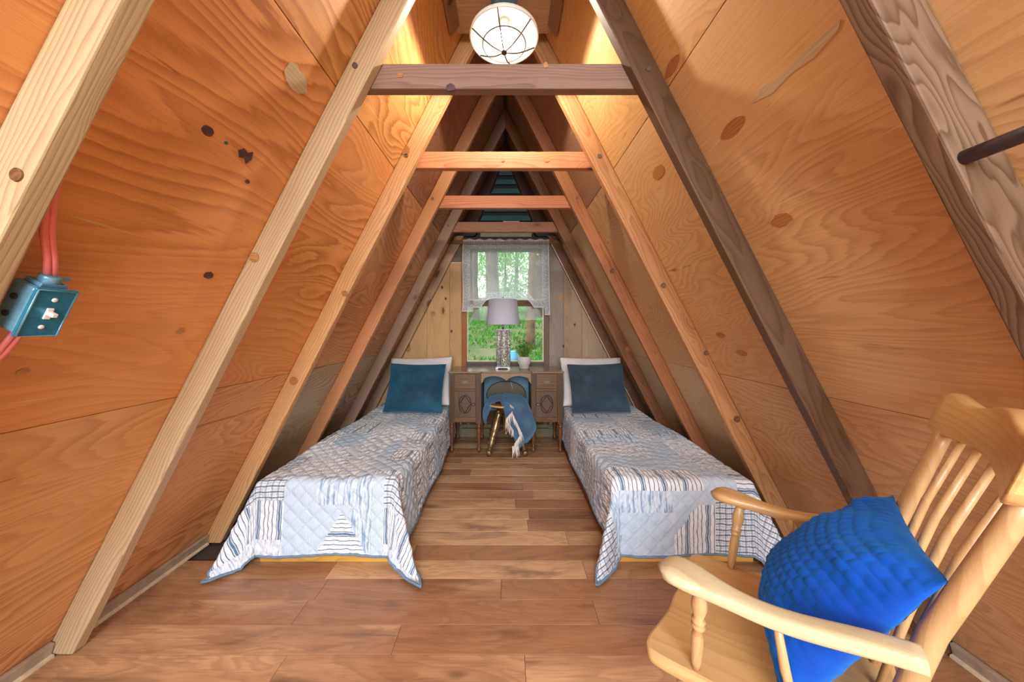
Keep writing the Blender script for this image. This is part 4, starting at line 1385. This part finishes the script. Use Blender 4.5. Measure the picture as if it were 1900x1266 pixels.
obj('leaves', lfs, 'pot_leaf_t', pt, kind='stuff')

# ------------------------------------------------------------------ lace curtain on a rod
CZ = 2.088
cur = empty('lace_curtain', (0, 0, 0), 'short white lace curtain with scalloped hem hung over the upper window', 'curtain')
nx, nz = 150, 60
xs = np.linspace(-.462, .432, nx)
def hem(x):
    a = abs(x - .0)
    if x < -.35: return 1.335
    if x > .375: return 1.30
    if a < .20: return 1.462
    return 1.462 - .085 * min(1, (a - .20) / .07) ** 1.3
P = np.zeros((nx, nz, 3)); UVc = np.zeros((nx, nz, 2)); ED = np.zeros((nx, nz))
for i, x in enumerate(xs):
    zb = hem(x)
    for j in range(nz):
        f = j / (nz - 1)
        z = CZ + .006 * math.sin(x * 60) * (1 - f) - (CZ - zb) * f
        fold = .004 * math.sin(x * 70 + 1.3 * math.sin(x * 13)) + .006 * math.sin(x * 23 + 2)
        xx = x + .012 * f * (x / .43) - .006 * math.sin(f * 6) * (x < -.3)
        P[i, j] = (xx, 3.478 + fold * (.6 + .4 * f), z)
        UVc[i, j] = (x, CZ - z)
        ED[i, j] = min(x - xs[0], xs[-1] - x, z - zb + .002, (CZ - z) * .8 + .002)
me = from_grid(P, uv=UVc)
at = me.attributes.new('edge', 'FLOAT', 'POINT'); at.data.foreach_set('value', ED.reshape(-1).tolist())
obj('lace_panel', me, 'lace', cur)
obj('curtain_rod', MB().tube([(-.465, 3.486, CZ - .012), (.435, 3.486, CZ - .012)], .005, 10), 'white_paint', cur)

# ------------------------------------------------------------------ rocking chair and its cushion
cyaw = math.radians(137.48); ctilt = math.radians(5.318)
cm = T((.6576, .8208, 0)) @ R(cyaw, 'Z') @ T((0, 0, .42)) @ R(ctilt, 'Y') @ T((0, 0, -.42))
ch = empty('rocking_chair', label='honey maple rocking chair with spindle back holding a blue cushion', cat='chair', matrix=cm)
# local x forward, local y = minus the far side


def C(u, v, z): return Vector((u, -v, z))


seat_out = [(.205, -.232), (.232, -.218), (.240, -.19), (.235, -.14), (.228, -.07), (.232, 0), (.228, .07), (.235, .14), (.242, .19), (.236, .222), (.208, .236), (.10, .232), (-.08, .222), (-.17, .205), (-.195, .17), (-.20, 0), (-.195, -.17), (-.17, -.205), (-.08, -.222), (.10, -.230)]
poly = []
ns_ = len(seat_out)
for i in range(ns_):      # smooth the outline
    p0, p1, p2, p3 = (Vector(seat_out[(i + k - 1) % ns_]) for k in range(4))
    for f in (0, .25, .5, .75):
        poly.append(tuple(.5 * (2 * p1 + (p2 - p0) * f + (2 * p0 - 5 * p1 + 4 * p2 - p3) * f * f + (3 * p1 - 3 * p2 + p3 - p0) * f ** 3)))
obj('seat', MB().prism([(u, -v) for u, v in poly], .386, .418, 'xy', smooth=True), 'maple_x', ch, bev=.008)
for sg in (-1, 1):
    nearside = sg < 0
    V = .252 if nearside else .262
    zt = .640 if nearside else .618
    # arm: paddle front, slim middle, meets the back post
    pth, sq = [], []
    for i in range(27):
        f = i / 26
        u = .168 - .385 * f
        v = V - .012 * f + .006 * math.sin(f * PI)
        z = zt + .010 * math.cos(f * 2 * PI) - .010 * f - (.012 * max(0, 1 - f * 9) ** 2)
        wpad = .036 * math.exp(-((f - .12) / .17) ** 2)
        w = .021 + wpad * .62
        if f < .09: w *= math.sqrt(max(.02, 1 - ((.09 - f) / .092) ** 2))
        hgt = .0145 * (1 if f > .03 else .75)
        pth.append(C(u, sg * v, z)); sq.append((w, hgt))
    obj('arm', MB().tube(pth, 1, 18, squash=sq), 'worn' if nearside else 'maple_x', ch, bev=0, label='worn pale arm' if nearside else None)
    # turned front arm post
    b0 = C(.126, sg * .212, .416); t0 = C(.088, sg * .250, zt - .008)
    d = t0 - b0; Lh = d.length
    q_ = T(b0) @ d.to_track_quat('Z', 'Y').to_matrix().to_4x4()
    prof = [(.009, 0), (.012, .025), (.0145, .07), (.0145, .095), (.011, .117), (.0165, .121), (.0165, .127), (.0125, .131), (.0165, .135), (.0165, .141), (.0115, .146), (.0185, .172), (.0185, .184), (.014, .205), (.0105, .23)]
    obj('arm_post', MB().lathe([(r * .86, z / .23 * Lh) for r, z in prof], 18, q_), 'maple_z', ch)
    obj('arm_spindle', MB().tube([C(-.05, sg * .215, .416), C(-.04, sg * .232, .52), C(-.036, sg * .245, zt - .02)], [.0065, .0085, .0065], 12), 'maple_z', ch)
    # back post
    pb, pm, ptp = C(-.150, sg * .178, .40), C(-.235, sg * .186, .655), C(-.342, sg * .203, .905)
    pts = [pb.lerp(pm, k / 5) for k in range(5)] + [pm.lerp(ptp, k / 6) for k in range(7)]
    obj('back_post', MB().tube(pts, [.013, .0145, .0155, .016, .016, .016, .0158, .0155, .015, .0145, .014, .0135], 18), 'maple_z', ch)
    # legs
    for u0, u1, v0, v1, zb in ((.150, .205, .165, .205, .075), (-.115, -.205, .150, .19, .062)):
        a0, a1 = C(u0, sg * v0, .39), C(u1, sg * v1, zb)
        d = a0 - a1; Lh = d.length
        q_ = T(a1) @ d.to_track_quat('Z', 'Y').to_matrix().to_4x4()
        lpf = [(.012, 0), (.016, .05), (.021, .10), (.0165, .14), (.019, .145), (.0165, .15), (.022, .19), (.024, .235), (.017, .25), (.0235, .258), (.0235, .264), (.017, .27), (.026, .285), (.022, .305), (.017, .32)]
        obj('leg', MB().lathe([(r, z / .32 * Lh) for r, z in lpf], 16, q_), 'maple_z', ch)
    # rocker
    rk = []
    Rk = 1.0; uc = -.03
    zc = .42 + (Rk - .42 + uc * math.sin(ctilt)) / math.cos(ctilt)
    for i in range(25):
        a = -.36 + .66 * i / 24
        rk.append(C(uc + (Rk - .0185) * math.sin(a), sg * .2, zc - (Rk - .0185) * math.cos(a)))
    obj('rocker', MB().tube(rk, 1, 12, squash=[(.0125, .018)] * 25), 'maple_x', ch)
for k in range(4):
    v = -.118 + .0785 * k
    obj('back_spindle', MB().tube([C(-.165, v * .92, .412), C(-.225, v, .60), C(-.285, v * 1.03, .76), C(-.352, v * 1.08, .905)], [.006, .0078, .0075, .006], 12), 'maple_z', ch)
obj('stretcher', MB().tube([C(.19, -.19, .20), C(.19, 0, .20), C(.19, .19, .20)], [.009, .014, .009], 12), 'maple_y', ch)
# crest rail: curved board with raised rounded shoulders
ncr = 40
front, back = [], []
mbc = MB()
rows = []
for i in range(ncr + 1):
    f = -1 + 2 * i / ncr
    v = .008 + .254 * f
    uo = -.326 - .006 * f - .030 * (1 - f * f)
    top = .985 + .010 * math.cos(f * PI * 2) - .004
    bot = .896 + .012 * math.cos(f * PI * 1.0) * .6
    e_ = max(0, (abs(f) - .84) / .16)
    rnd = .045 * (1 - math.sqrt(max(0, 1 - e_ * e_)))
    top -= rnd; bot += rnd * .55
    ln_ = .40          # follows the lean of the posts
    th_ = .0135
    rows.append([C(uo - ln_ * (top - .90) + th_, v, top), C(uo - ln_ * (top - .90) - th_, v, top - .003), C(uo - ln_ * (bot - .90) - th_, v, bot), C(uo - ln_ * (bot - .90) + th_, v, bot)])
for r_ in rows: mbc.addv(r_)
for i in range(ncr):
    a, b = i * 4, (i + 1) * 4
    for k in range(4):
        k2 = (k + 1) % 4
        mbc.f.append([a + k, a + k2, b + k2, b + k]); mbc.mi.append(0); mbc.sm.append(True)
mbc.f.append([3, 2, 1, 0]); mbc.mi.append(0); mbc.sm.append(False)
n4 = ncr * 4
mbc.f.append([n4, n4 + 1, n4 + 2, n4 + 3]); mbc.mi.append(0); mbc.sm.append(False)
cr_ = obj('crest_rail', mbc, 'maple_y', ch, bev=.006)
# cushion: leaning against the spindles
cu = cushion(.205, .195, .108, 150, .05, 21, .008, .0045, .0225, .22, .4)
cl = cm @ T((-.022, .008, .424)) @ R(PI / 2, 'Z') @ R(math.radians(-36), 'X') @ R(math.radians(-3), 'Y')
obj('chair_cushion', cu, 'velvet_blue', None, cl, label='royal blue quilted velvet cushion on the rocking chair', cat='cushion')

# ------------------------------------------------------------------ outdoors, seen through the window
def gz(x, y):
    if y < 3.9: return -.3
    t = y - 3.9
    z = -.3 + t * .152
    if y > 20: z = -.3 + 16.1 * .152 + (y - 20) * .11
    return z + .06 * math.sin(x * 1.3 + y * .7) + .05 * math.sin(y * 1.9 - x) * min(1, t)


gx = np.linspace(-16, 16, 70); gy = np.concatenate([np.linspace(-8, 3.8, 8), np.linspace(3.95, 60, 120)])
Pg = np.array([[(x, y, gz(x, y)) for y in gy] for x in gx])
gnd = obj('ground', from_grid(Pg), 'ground', None, label='grassy slope outside the window', kind='structure')
gr = MB()
rr = random.Random(5)
n = 0
while n < 9000:
    y = 4.2 + (rr.random() ** 1.6) * 15
    x = (rr.random() - .5) * (.5 * y + 1.0)
    if mnoise.noise(Vector((x * .6, y * .5, 0))) < -.42: n += 1; continue
    z = gz(x, y) - .01
    an = rr.uniform(0, PI); h_ = rr.uniform(.05, .16) * (.6 + y * .04); w = rr.uniform(.012, .03) * (.5 + y * .06)
    dx, dy = math.cos(an) * w, math.sin(an) * w
    lx, ly = rr.uniform(-.08, .08), rr.uniform(-.08, .08)
    b = gr.addv([(x - dx, y - dy, z), (x + dx, y + dy, z), (x + lx + dx * .4, y + ly, z + h_), (x + lx - dx * .4, y + ly, z + h_ * .92)])
    gr.addf([(0, 1, 2, 3)], b); n += 1
obj('grass', gr, 'grass', None, label='bright green grass and weeds on the slope outside', cat='grass', kind='stuff')


def tree(px, y, r, h, lean_, mat, lab, leaf, nl, czr, spread, seed):
    rr = random.Random(seed)
    x = (px - 941.5) * y / 620
    z0 = gz(x, y) - .05
    t = empty('tree', (x, y, z0), lab, 'tree', group='trees outside the window')
    pts, rad = [], []
    for i in range(12):
        f = i / 11
        pts.append((lean_ * h * f + .04 * math.sin(f * 7 + seed), .05 * math.sin(f * 5 + seed), h * f)); rad.append(r * (1.25 - .25 * min(1, f * 8) - .45 * f))
    obj('trunk', MB().tube(pts, rad, 12), mat, t)
    cr = MB()
    clumps = [(rr.gauss(lean_ * h, spread * .55), rr.gauss(0, spread * .4), rr.uniform(*czr)) for _ in range(14)]
    for i in range(nl):
        cx, cy, cz = rr.choice(clumps)
        c = Vector((cx + rr.gauss(0, spread * .22), cy + rr.gauss(0, spread * .22), cz + rr.gauss(0, spread * .16)))
        a = Vector((rr.gauss(0, 1), rr.gauss(0, 1), rr.gauss(0, 1))).normalized(); b_ = a.orthogonal().normalized()
        L_ = rr.uniform(.05, .11) * (.5 + y / 20)
        b = cr.addv([c - a * L_, c + b_ * L_ * .45, c + a * L_, c - b_ * L_ * .45])
        cr.addf([(0, 1, 2, 3)], b)
    obj('crown', cr, leaf, t, kind='stuff')


tree(980, 9.5, .13, 5.5, .06, 'bark', 'brown trunk nearest the window, leaning up behind the plant', 'leaf_a', 975, (3.2, 5.4), 1.3, 1)
tree(914, 15, .33, 9, .0, 'bark_dark', 'thick grey trunk seen through the lace above the lamp', 'leaf_a', 975, (4.2, 8), 2.2, 2)
tree(1000, 17, .36, 9, .0, 'bark_dark', 'broad pale trunk seen through the lace beside the window frame', 'leaf_a', 975, (4.5, 8), 2.2, 3)
tree(884, 16, .18, 8, -.03, 'bark_dark', 'slim leaning trunk seen through the lace at the orange casing', 'leaf_a', 845, (3.5, 7), 2, 4)
tree(957, 22, .13, 9, .01, 'bark_dark', 'thin far trunk behind the bushes, mid-window', 'leaf_b', 975, (2.5, 7), 2.4, 5)
tree(936, 20, .09, 8, .01, 'bark_dark', 'thinnest far sapling between the thick trunks', 'leaf_b', 845, (1.6, 4), 1.8, 6)
tree(905, 30, .2, 12, .0, 'bark_dark', 'distant tree high on the slope, pale crown over the lamp', 'leaf_a', 1430, (1.5, 9), 4, 7)
tree(985, 32, .2, 12, .0, 'bark_dark', 'distant tree high on the slope, pale crown by the broad trunk', 'leaf_a', 1430, (1.5, 9), 4, 8)
bu = empty('bush', (.2, 19, gz(.2, 19)), 'leafy green bush between the trunks, seen through the lace', 'bush')
rr = random.Random(9)
cr = MB()
for i in range(1800):
    c = Vector((rr.gauss(0, .7), rr.gauss(0, .6), abs(rr.gauss(1.1, .55))))
    a = Vector((rr.gauss(0, 1), rr.gauss(0, 1), rr.gauss(0, 1))).normalized(); b_ = a.orthogonal().normalized(); L_ = rr.uniform(.06, .12)
    b = cr.addv([c - a * L_, c + b_ * L_ * .45, c + a * L_, c - b_ * L_ * .45]); cr.addf([(0, 1, 2, 3)], b)
obj('leaves', cr, 'leaf_b', bu, kind='stuff')
obj('stem', MB().tube([(0, 0, -.05), (.05, 0, .6), (0, .05, 1.2)], .03, 8), 'bark', bu)
by, bx = 8.2, .16
obj('tub', MB().lathe([(.07, 0), (.085, .02), (.095, .24), (.10, .25), (.09, .25), (.08, .03), (1e-3, .025)], 24), 'blue_plastic', None, T((bx, by, gz(bx, by))), label='light blue plastic tub on the slope behind the plant', cat='tub')
